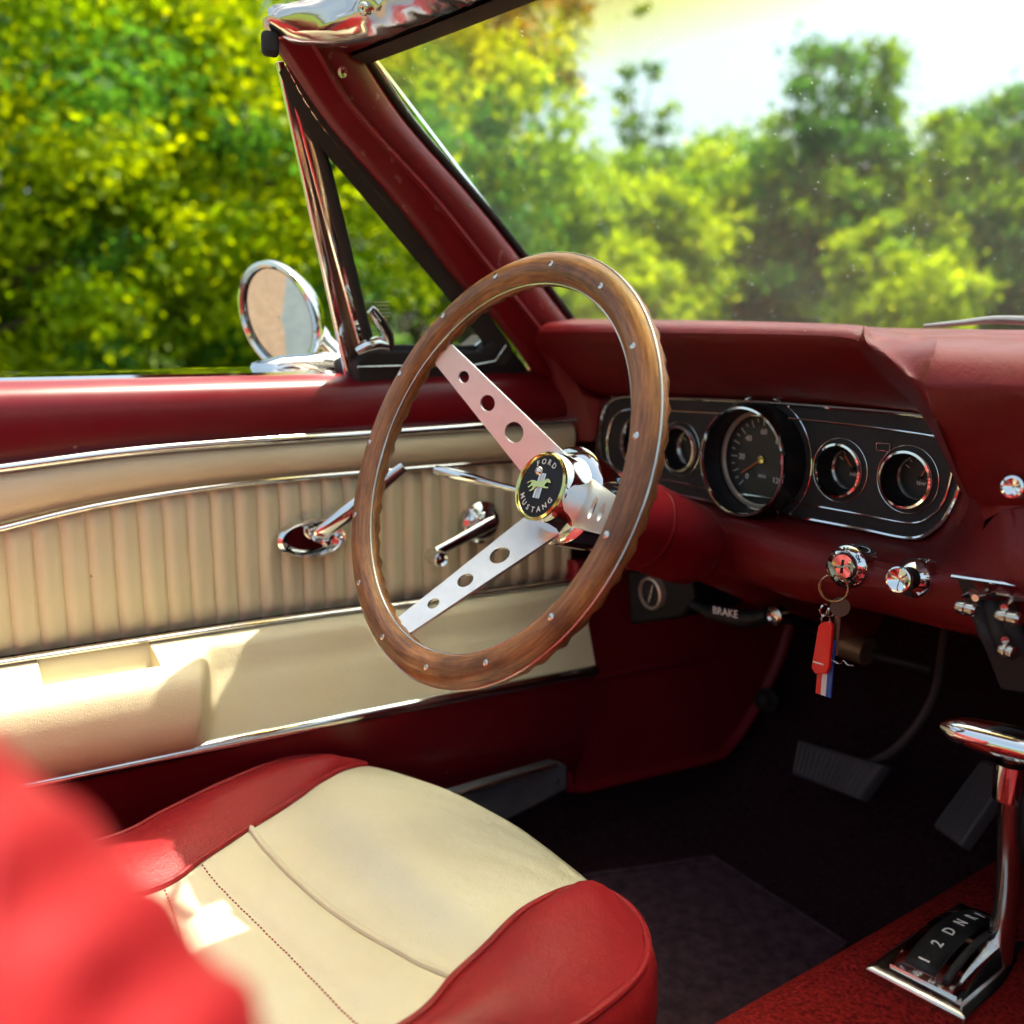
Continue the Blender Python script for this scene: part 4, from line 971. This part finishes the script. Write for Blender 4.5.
# passenger's bucket seat: its reclined backrest is the blurred red shape by the lens
ps = MB()
prow = []
for y, z in ((-.02, .44), (.08, .47), (.25, .49), (.40, .50), (.46, .485), (.475, .44), (.45, .34)):
    prow.append([np.array([x, y, z - d]) for x, d in ((.10, .14), (.095, .04), (.115, .0), (.17, -.004), (.36, .012), (.53, -.004), (.585, .0), (.605, .04), (.60, .14))])
ps.loft(prow); pso = ps.build('passenger_seat', 'red_seat', car, ang=70, sub=1)
pb = MB(); rows = []
edge = [UX(x, y, .112) for x, y in ((-90, 690), (-30, 735), (30, 785), (88, 845), (138, 902), (180, 960), (222, 1020), (270, 1090), (330, 1180))]
edge = spline(edge, 12); ne = len(edge)
for i, p in enumerate(edge):
    s_ = i / (ne - 1)
    tz = edge[min(i + 1, ne - 1)] - edge[max(i - 1, 0)]; nrm = unit(np.cross((1, 0, 0), tz)); nrm = nrm if nrm[1] > 0 else -nrm
    sl_ = s_ * sum(np.linalg.norm(b - a) for a, b in zip(edge, edge[1:]))
    row = []
    for du, dn in [(.04, -.13), (.005, -.10)] + [tuple(q) for q in spline([np.array(q) for q in ((-.010, -.065), (-.010, -.03), (.0, -.008), (.018, .003), (.045, .008), (.075, .004), (.10, -.004), (.20, -.012), (.32, -.012), (.40, .0), (.455, .004), (.475, -.03))], 5)] + [(.475, -.07), (.44, -.13)]:
        pl_ = .0022 * sm(du, .02, .06) * math.sin(2 * math.pi * (sl_ / .028 - .4 + (du + .3 * dn) / .030))
        row.append(p + np.array([du, 0, 0]) + nrm * (dn + pl_))
    rows.append(row)
top = [lerp(p, sum(rows[0]) / len(rows[0]), .25) + (edge[0] - edge[1]) * 2.2 for p in rows[0]]
pb.loft([top] + rows, cu=True, cap=True)
pb.build('seat_backrest', 'red_seat', pso, ang=80)

# ------------------------------------------------------------------ rest of the body, mostly outside the picture
bd = MB()
ys = [1.20, 1.35, 1.6, 1.9, 2.2, 2.42]
bd.loft([[np.array([x * (1 - .04 * max(0, y - 1.9)), y, .905 - .012 * (y - 1.2) - .05 * max(0, y - 2.1) + dz]) for x, dz in ((-.86, -.42), (-.87, -.15), (-.85, -.02), (-.80, .012), (-.6, .010), (-.3, .028), (0, .035), (.3, .028), (.6, .010), (.80, .012), (.85, -.02), (.87, -.15), (.86, -.42))] for y in ys])
bd.loft([[np.array([x, y, z]) for x in np.linspace(-.8, .8, 9)] for y, z in ((.86, .90), (.92, .925), (1.0, .93), (1.10, .92), (1.21, .912))])
for s_ in (-1, 1):
    bd.loft([[np.array([s_ * x, y, z]) for y in (.74, .95, 1.34)] for x, z in ((.70, .30), (.83, .36), (.86, .50), (.87, .75), (.82, .90), (.70, .925))])
bd.loft([[np.array([x, y, z]) for y in (-1.1, -.6, -.2, .3, .78)] for x, z in ((.70, .26), (.82, .34), (.865, .52), (.86, .75), (.82, .91), (.78, .925), (.72, .92), (.69, .90), (.68, .60), (.69, .27))])
bd.build('body', 'red_paint', car, ang=45)
wp_ = MB(); a0 = UY(925, 324.5, .98); a1 = UY(1000, 318, 1.0); a2 = UY(1060, 321, 1.0)
wp_.tube(spline([a0, lerp(a0, a1, .5), a1, a2], 6), [.003 + .005 * i / 18 for i in range(19)], 10, flat=.7)
wp_.build('wiper', 'sill_plate', car)

# ================================================================== keys hanging from the ignition lock: a thing of its own
IGc = UY(849, 566, .7215); kx = unit(np.array([.12, -.98, .12]))
kr = empty('key_ring', tuple(IGc + kx * .02 - np.array([0, 0, .05])))
tag(kr, 'key ring with a red plastic tag and striped strap hanging from the ignition', 'keys')
K0 = np.array(kr.location)
def kbuild(mb, name, mat, par=None, **kw):
    mb.v = [tuple(np.array(p) - K0) for p in mb.v]; return mb.build(name, mat, par or kr, **kw)
ky = .690
mb = MB(); h = UY(833, 570, ky); mb.tube([IGc + kx * .010, IGc + kx * .024], .0026, 8, flat=.4, up=(0, 0, 1))
mb.lathe(UY(832, 572, ky - .002), (.78, .40, .48), [(.0005, -.0011), (.0095, -.0011), (.0105, 0), (.0095, .0011), (.0005, .0011)], 20); kbuild(mb, 'key', 'brass')
rc = UY(834.5, 588, ky); e1 = unit(np.array([.80, .5, 0.])); e2 = np.array([0, 0, 1.])
mb = MB()
for k in range(2): mb.tube([rc + .0118 * (math.cos(a) * e1 + math.sin(a) * e2) + np.array([.0, -.0012 * k, 0]) for a in np.linspace(0, 2 * math.pi, 40, endpoint=False)], .00085, 8, closed=True)
kbuild(mb, 'split_ring', 'brass')
mb = MB()
for dx, dy, r in ((-9, 22, .005), (-8, 31, .0045), (-3, 24, .004)):
    q = UY(834 + dx, 588 + dy, ky); mb.tube([q + r * (math.cos(a) * unit((.3, 1, 0)) + math.sin(a) * e2) for a in np.linspace(0, 2 * math.pi, 20, endpoint=False)], .0009, 6, closed=True)
kbuild(mb, 'chain_link', 'chrome_worn')
def plate(px_list, y, th=.003):
    q = [UY(a, b, y) for a, b in px_list]; n = len(q); m_ = MB()
    m_.add(q + [p + np.array([.0, th, 0]) for p in q], [tuple(range(n)), tuple(range(2 * n - 1, n - 1, -1))] + [(i, n + i, n + (i + 1) % n, (i + 1) % n) for i in range(n)]); return m_
kbuild(plate([(818, 626), (822, 622), (829, 622), (832, 627), (829, 668), (826, 674), (815, 674), (811, 668)], ky - .004, .004), 'red_tag', 'red_tag', bevel=.001)
kbuild(plate([(813, 661), (823, 664), (823, 665.4), (813, 662.4)], ky - .0048, .0006), 'tag_slot', 'white_ink')
for a, b, mt in ((0, 1, 'red_tag'), (1, 2, 'white_ink'), (2, 3, 'blue_ink')):
    t0, t1 = a / 3, b / 3
    L_ = lambda t: (820 + 15 * t, 640); B_ = lambda t: (815.5 + 15 * t, 693 + 5 * t)
    kbuild(plate([L_(t0), L_(t1), B_(t1), B_(t0)], ky + .001, .0015), 'striped_strap', mt)
mb = MB(); q0, q1 = UY(836, 610, ky + .006), UY(836, 655, ky + .006)
mb.lathe(UY(840, 607, ky + .006), (.75, -.62, .1), [(.0005, -.001), (.0085, -.001), (.0085, .001), (.0005, .001)], 18); mb.tube([UY(838, 612, ky + .006), UY(835, 655, ky + .006)], .0026, 6, flat=.4, up=(.3, -.9, 0)); kbuild(mb, 'key', 'old_key')
mb = MB(); mb.tube(spline([UY(832, 660, ky), UY(840, 664, ky), UY(844, 661, ky), UY(848, 665, ky), UY(854, 666, ky)], 4), .0009, 6); kbuild(mb, 'wire_hook', 'chrome_worn')

# ================================================================== GROUND
def ground_mat(name, cols, scale, bump):
    m, nt, out = new_mat(name); b = N(nt, 'ShaderNodeBsdfPrincipled', Roughness=.95)
    b.inputs['Specular IOR Level'].default_value = .2
    n1 = noise(nt, scale, 8, .7); r = ramp(nt, n1.outputs['Fac'], [(.3, cols[0]), (.55, cols[1]), (.75, cols[2])])
    nt.links.new(r.outputs[0], b.inputs['Base Color'])
    n2 = noise(nt, bump, 4); bp = N(nt, 'ShaderNodeBump', Strength=.6, Distance=.02)
    nt.links.new(n2.outputs['Fac'], bp.inputs['Height']); nt.links.new(bp.outputs[0], b.inputs['Normal']); nt.links.new(b.outputs[0], out.inputs[0]); return m
M['lawn'] = ground_mat('lawn', [(.05, .09, .012), (.10, .15, .02), (.16, .20, .03)], .8, 30)
M['gravel'] = ground_mat('gravel', [(.10, .068, .045), (.16, .115, .08), (.24, .18, .13)], 14, 60)
g = MB(); g.loft([[np.array([x, y, -.004]) for x in np.linspace(-400, 400, 9)] for y in np.linspace(-400, 400, 9)]); tag(g.build('lawn', 'lawn'), kind='structure')
g = MB(); ang = np.linspace(0, 2 * math.pi, 48, endpoint=False); rg = np.random.RandomState(2)
g.add([(-1 + 6.2 * math.cos(a) * (1 + .06 * rg.randn()), -1.0 + 7.0 * math.sin(a) * (1 + .06 * rg.randn()), .0) for a in ang], [tuple(range(48))]); tag(g.build('gravel_drive', 'gravel'), kind='structure')

M['slab'] = ground_mat('grey_slab', [(.06, .075, .085), (.085, .105, .115), (.11, .13, .14)], 6, 40)
a0 = np.array([-2.73, -2.51]); dv = np.array([.27, .63])
q = [a0 - dv * 3.4, a0 - dv * 3.4 + (1.0, 0), a0 + dv * 4.0 + (1.0, 0), a0 + dv * 4.0]
g = MB(); g.add([(x, y, z) for z in (.004, -.05) for x, y in q], [(0, 1, 2, 3), (0, 4, 5, 1), (1, 5, 6, 2), (2, 6, 7, 3), (3, 7, 4, 0)]); tag(g.build('added_mirror_slab', 'slab'), kind='structure')  # unseen grey slab added for the door mirror's blue-grey reflection

# ================================================================== TREES
def leaf_mat(name, cd, ct, mixf=.5):
    m, nt, out = new_mat(name)
    oi = nt.nodes.new('ShaderNodeNewGeometry')
    nz = noise(nt, 1.3, 3)
    mxv = N(nt, 'ShaderNodeMath', operation='ADD'); nt.links.new(oi.outputs['Random Per Island'], mxv.inputs[0]); nt.links.new(nz.outputs['Fac'], mxv.inputs[1])
    hv = N(nt, 'ShaderNodeMath', operation='MULTIPLY'); hv.inputs[1].default_value = .5; nt.links.new(mxv.outputs[0], hv.inputs[0])
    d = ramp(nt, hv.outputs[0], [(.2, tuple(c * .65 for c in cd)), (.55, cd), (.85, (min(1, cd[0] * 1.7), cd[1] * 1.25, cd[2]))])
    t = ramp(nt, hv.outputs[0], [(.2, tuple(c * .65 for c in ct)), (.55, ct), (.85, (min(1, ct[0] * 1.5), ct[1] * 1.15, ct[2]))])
    df = N(nt, 'ShaderNodeBsdfDiffuse'); tr = N(nt, 'ShaderNodeBsdfTranslucent'); gl = N(nt, 'ShaderNodeBsdfGlossy', Roughness=.45)
    nt.links.new(d.outputs[0], df.inputs[0]); nt.links.new(t.outputs[0], tr.inputs[0]); gl.inputs[0].default_value = (.6, .65, .6, 1)
    mx = nt.nodes.new('ShaderNodeMixShader'); mx.inputs[0].default_value = mixf
    nt.links.new(df.outputs[0], mx.inputs[1]); nt.links.new(tr.outputs[0], mx.inputs[2])
    m2 = nt.nodes.new('ShaderNodeMixShader'); m2.inputs[0].default_value = .012
    nt.links.new(mx.outputs[0], m2.inputs[1]); nt.links.new(gl.outputs[0], m2.inputs[2]); nt.links.new(m2.outputs[0], out.inputs[0])
    return m
M['leaf_lime'] = leaf_mat('lime_leaves', (.17, .27, .001), (.60, .74, .001), .52)
M['leaf_mid'] = leaf_mat('mid_green_leaves', (.085, .19, .002), (.32, .50, .002), .5)
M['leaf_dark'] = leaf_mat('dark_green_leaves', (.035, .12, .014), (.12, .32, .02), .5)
M['leaf_brown'] = leaf_mat('band_tinted_leaves', (.17, .13, .01), (.42, .30, .01), .5)  # plain tree's leaves, with the tinted glass band's brown put into the colour
M['bark'] = pm('bark', (.07, .05, .035), .9, var=.4, vscale=8, bump=1., bscale=30, rvar=0)
M['birch_bark'] = pm('birch_bark', (.45, .42, .38), .8, var=.3, vscale=5, bump=.5, bscale=30, rvar=0)

def at(px, dist):
    d = ray(px, 330); h = np.array([d[0], d[1]]); h /= np.linalg.norm(h); return CAM[0] + h[0] * dist, CAM[1] + h[1] * dist
def tree(name, label, px, dist, H, crown, nclump, nleaf, leaf, mats, seed, group, shape='round', base=.15, bark='bark', clump=.22, droop=0.):
    x, y = at(px, dist); rs = np.random.RandomState(seed)
    t = empty(name, (x, y, -.02)); tag(t, label, 'tree' if 'bush' not in name else 'bush', group)
    cx, cz = crown                                                   # crown half width, crown base height share
    zb = H * base; hh = (H - zb) / 2; zc = zb + hh
    tr = MB(); lean = rs.uniform(-.04, .04, 2) * H
    tp = [np.array([lean[0] * s * s, lean[1] * s * s, H * (.92 if shape == 'round' else .90) * s]) for s in np.linspace(0, 1, 9)]
    r0_ = H * .022 * cz
    tr.tube(tp, [r0_ * (1.25 - 1.2 * s) * (1 if shape == 'round' else (1 - .55 * s)) for s in np.linspace(0, 1, 9)], 9)
    C = []
    while len(C) < nclump:
        p = rs.uniform(-1, 1, 3); r = np.linalg.norm(p)
        if shape == 'round':
            if r > 1 or r < .45: continue
        else:
            z = (p[2] + 1) / 2; w = (1 - z) ** .75 if shape == 'cone' else .12 + .88 * (1 - z) ** .55 * (.55 + .45 * math.sin(math.pi * min(1, z * 1.3 + .1)))
            if math.hypot(p[0], p[1]) > max(.06, w): continue
        C.append((p[0] * cx, p[1] * cx, zc + p[2] * hh))
    C = np.array(C)
    for k in range(0, min(nclump, 26)):
        c = C[k]; s = min(.85, max(.12, (c[2] / H) * .75)); b0 = np.array([lean[0] * s * s, lean[1] * s * s, H * .92 * s])
        m_ = lerp(b0, c, .5) + np.array([0, 0, .04 * H])
        tr.tube(spline([b0, m_, c], 4), [r0_ * .38 * (1 - .85 * i / 8) for i in range(9)], 5)
    tr.build('trunk', bark, t)
    n = nleaf; ci = rs.randint(0, nclump, n); sz = clump * cx * rs.uniform(.6, 1.3, nclump)
    v = rs.normal(0, 1, (n, 3)); v /= np.linalg.norm(v, axis=1)[:, None]; rad = rs.uniform(0, 1, n) ** .45 if shape != 'column' else np.abs(rs.normal(0, .7, n))
    rad = rad * np.where(rs.uniform(0, 1, n) < .22, 1.75, 1.)
    P = C[ci] + v * (rad * sz[ci])[:, None] * np.array([1.15, 1.15, .75])
    if droop: P[:, 2] -= droop * rs.uniform(0, 1, n) ** 2 * 1.0
    P[:, 2] = np.maximum(P[:, 2], .12)
    nr = v * .6 + rs.normal(0, .6, (n, 3)) + np.array([0, 0, .30]); nr /= np.linalg.norm(nr, axis=1)[:, None]
    a = np.cross(nr, rs.normal(0, 1, (n, 3))); a /= np.linalg.norm(a, axis=1)[:, None]; b = np.cross(nr, a)
    l = (leaf * rs.uniform(.6, 1.35, n))[:, None]
    V = np.empty((n, 4, 3)); V[:, 0] = P - a * l * .55; V[:, 1] = P + b * l * .32 + nr * l * .06; V[:, 2] = P + a * l * .6 - nr * l * .08; V[:, 3] = P - b * l * .32 + nr * l * .06
    me = bpy.data.meshes.new('crown'); me.vertices.add(n * 4); me.vertices.foreach_set('co', V.ravel().astype(np.float32))
    me.loops.add(n * 4); me.loops.foreach_set('vertex_index', np.arange(n * 4, dtype=np.int32))
    me.polygons.add(n); me.polygons.foreach_set('loop_start', np.arange(0, n * 4, 4, dtype=np.int32)); me.polygons.foreach_set('loop_total', np.full(n, 4, dtype=np.int32))
    ms = mats if isinstance(mats, tuple) else (mats,)
    for q in ms: me.materials.append(M[q])
    if len(ms) > 1:
        pick = rs.randint(0, len(ms), nclump); me.polygons.foreach_set('material_index', pick[ci].astype(np.int32))
    me.update(); me.validate()
    o = bpy.data.objects.new('crown', me); COL.objects.link(o); o.parent = t
    return t
LG, FG = 'leafy trees beside the driver door', 'trees ahead of the windshield'
Tz = [
 ('leafy_tree', 'dense lime-green tree at the far left edge behind the door sill', -60, 9.0, 4.5, (2.1, 1), 130, 27000, .085, ('leaf_lime', 'leaf_mid', 'leaf_lime', 'leaf_dark'), 1, LG, 'round', .0, 'bark', .17),
 ('leafy_tree', 'broad bright green tree left of the round door mirror', 105, 10.0, 4.7, (2.1, 1), 140, 29000, .085, ('leaf_lime', 'leaf_lime', 'leaf_mid', 'leaf_dark'), 2, LG, 'round', .0, 'bark', .17),
 ('leafy_tree', 'tall yellow-green tree directly behind the round door mirror', 262, 10.6, 5.0, (2.0, 1), 140, 29000, .085, ('leaf_lime', 'leaf_mid', 'leaf_lime', 'leaf_dark'), 3, LG, 'round', .0, 'bark', .17),
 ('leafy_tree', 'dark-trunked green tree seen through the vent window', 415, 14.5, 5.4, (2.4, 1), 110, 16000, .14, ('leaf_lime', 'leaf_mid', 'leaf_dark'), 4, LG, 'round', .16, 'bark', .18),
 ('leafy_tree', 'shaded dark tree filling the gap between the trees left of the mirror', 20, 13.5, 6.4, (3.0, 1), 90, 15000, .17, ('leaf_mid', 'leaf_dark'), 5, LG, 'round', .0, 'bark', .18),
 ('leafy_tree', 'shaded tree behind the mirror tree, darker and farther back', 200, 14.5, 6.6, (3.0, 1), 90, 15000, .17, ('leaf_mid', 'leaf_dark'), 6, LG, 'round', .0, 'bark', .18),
 ('bronze_tree', 'bronze-leaved tree hanging over the top edge of the windshield', 470, 17, 7.8, (1.9, 1), 70, 12000, .13, ('leaf_brown', 'leaf_brown', 'leaf_lime'), 7, FG, 'round', .46, 'bark', .2),
 ('leafy_tree', 'rounded lime tree right of the windshield pillar', 515, 21, 4.9, (2.4, 1), 110, 15000, .16, ('leaf_lime', 'leaf_mid'), 8, FG, 'round', .02, 'bark', .17),
 ('slim_birch_tree', 'slim sparse young tree rising above its neighbours left of the conifer', 636, 26, 9.2, (1.3, .5), 80, 3600, .15, ('leaf_mid', 'leaf_dark'), 9, FG, 'column', .34, 'bark', .17),
 ('leafy_tree', 'yellow-green tree above the top of the steering wheel', 612, 24, 5.3, (2.6, 1), 110, 20000, .18, ('leaf_lime', 'leaf_lime', 'leaf_mid'), 10, FG, 'round', .02, 'bark', .17),
 ('leafy_tree', 'low lime-green tree between the slim birch and the dark conifer', 708, 30, 6.4, (2.9, 1), 120, 22000, .2, ('leaf_lime', 'leaf_mid'), 11, FG, 'round', .02, 'bark', .17),
 ('conifer_tree', 'broad dark green conifer at the centre of the windshield view', 812, 27, 8.9, (3.1, 1), 260, 46000, .17, ('leaf_dark', 'leaf_dark', 'leaf_mid'), 12, FG, 'cone', .0, 'bark', .14),
 ('birch_tree', 'tall airy birch with drooping sprays right of the dark conifer', 858, 28.5, 9.3, (2.0, .6), 200, 26000, .16, ('leaf_mid', 'leaf_dark', 'leaf_mid'), 13, FG, 'column', .06, 'bark', .17, .5),
 ('birch_tree', 'second birch top leaning close behind the tall birch', 880, 30, 8.9, (1.6, .6), 120, 13000, .16, ('leaf_dark', 'leaf_mid', 'leaf_mid'), 21, FG, 'column', .10, 'bark', .2, .5),
 ('leafy_tree', 'small pointed tree on the right shoulder of the tall birch', 925, 27, 6.1, (1.5, .8), 90, 12000, .16, ('leaf_mid', 'leaf_lime'), 14, FG, 'column', .03, 'bark', .22),
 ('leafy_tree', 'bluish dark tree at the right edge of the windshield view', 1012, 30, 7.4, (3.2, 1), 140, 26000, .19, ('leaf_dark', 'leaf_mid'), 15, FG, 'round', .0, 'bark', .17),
 ('leafy_bush', 'bright yellow-green bush in front of the dark right-hand tree', 925, 20, 2.5, (1.1, .7), 60, 7000, .12, ('leaf_lime',), 16, FG, 'round', .0, 'bark', .2),
 ('leafy_bush', 'yellow-green bush in front of the tall birch', 868, 21, 3.3, (.9, .7), 60, 7000, .12, ('leaf_lime', 'leaf_mid'), 17, FG, 'round', .0, 'bark', .2),
 ('leafy_bush', 'glowing yellow bush right of the steering wheel top', 640, 17, 2.6, (.9, .7), 60, 7500, .11, ('leaf_lime',), 18, FG, 'round', .0, 'bark', .2),
 ('leafy_tree', 'far pale tree between the windshield pillar and the slim birch', 575, 40, 8.4, (3.6, 1), 100, 18000, .25, ('leaf_mid', 'leaf_lime'), 19, FG, 'round', .02, 'bark', .17),
 ('leafy_tree', 'far green tree behind the conifer and the lime tree', 725, 42, 8.6, (4.8, 1), 120, 24000, .28, ('leaf_mid', 'leaf_lime'), 20, FG, 'round', .0, 'bark', .17),
 ('leafy_tree', 'far green tree in the gap between the tall birch and the dark right-hand tree', 945, 44, 8.0, (4.6, 1), 120, 22000, .28, ('leaf_mid', 'leaf_dark'), 22, FG, 'round', .0, 'bark', .17),
]
for T_ in Tz: tree(*T_)

# ================================================================== LIGHT
sv = unit((-.024, .275, .96))
el = math.asin(sv[2]); az = math.atan2(sv[0], sv[1])
sun = bpy.data.lights.new('sun', 'SUN'); sun.energy = 4.8; sun.angle = R(.5); sun.color = (1., .94, .78)
so = bpy.data.objects.new('sun', sun); COL.objects.link(so); so.rotation_euler = Vector(sv).to_track_quat('Z', 'Y').to_euler()
w = bpy.data.worlds.new('World'); SC.world = w; w.use_nodes = True; nt = w.node_tree
bg = nt.nodes['Background']; sk = nt.nodes.new('ShaderNodeTexSky'); sk.sky_type = 'NISHITA'; sk.sun_disc = False
sk.sun_elevation = el; sk.sun_rotation = az; sk.dust_density = 6.0; sk.ozone_density = 1.0; sk.air_density = 1.0
tm = nt.nodes.new('ShaderNodeMix'); tm.data_type = 'RGBA'; tm.blend_type = 'MULTIPLY'; tm.inputs[0].default_value = 1; tm.inputs[7].default_value = (1.10, 1.12, .96, 1)
nt.links.new(sk.outputs[0], tm.inputs[6]); nt.links.new(tm.outputs[2], bg.inputs[0]); bg.inputs[1].default_value = .15

# ================================================================== CAMERA
cd = bpy.data.cameras.new('camera'); co = bpy.data.objects.new('camera', cd); COL.objects.link(co)
cd.sensor_width = 36; cd.sensor_height = 36; cd.lens = FPX / 1024 * 36; cd.clip_start = .01; cd.clip_end = 2000
co.matrix_world = Matrix(((RT[0], UPV[0], -FW[0], CAM[0]), (RT[1], UPV[1], -FW[1], CAM[1]), (RT[2], UPV[2], -FW[2], CAM[2]), (0, 0, 0, 1)))
cd.dof.use_dof = True; cd.dof.focus_distance = .84; cd.dof.aperture_fstop = 4.0; cd.dof.aperture_blades = 0
SC.camera = co
SC.view_settings.view_transform = 'Standard'; SC.view_settings.look = 'None'; SC.view_settings.exposure = 1.18; SC.view_settings.gamma = 1
SC.render.engine = 'CYCLES'
cy = SC.cycles; cy.use_denoising = True; cy.max_bounces = 10; cy.diffuse_bounces = 4; cy.glossy_bounces = 4; cy.transmission_bounces = 8; cy.transparent_max_bounces = 8
cy.sample_clamp_indirect = 4.0; cy.caustics_reflective = False; cy.blur_glossy = .5
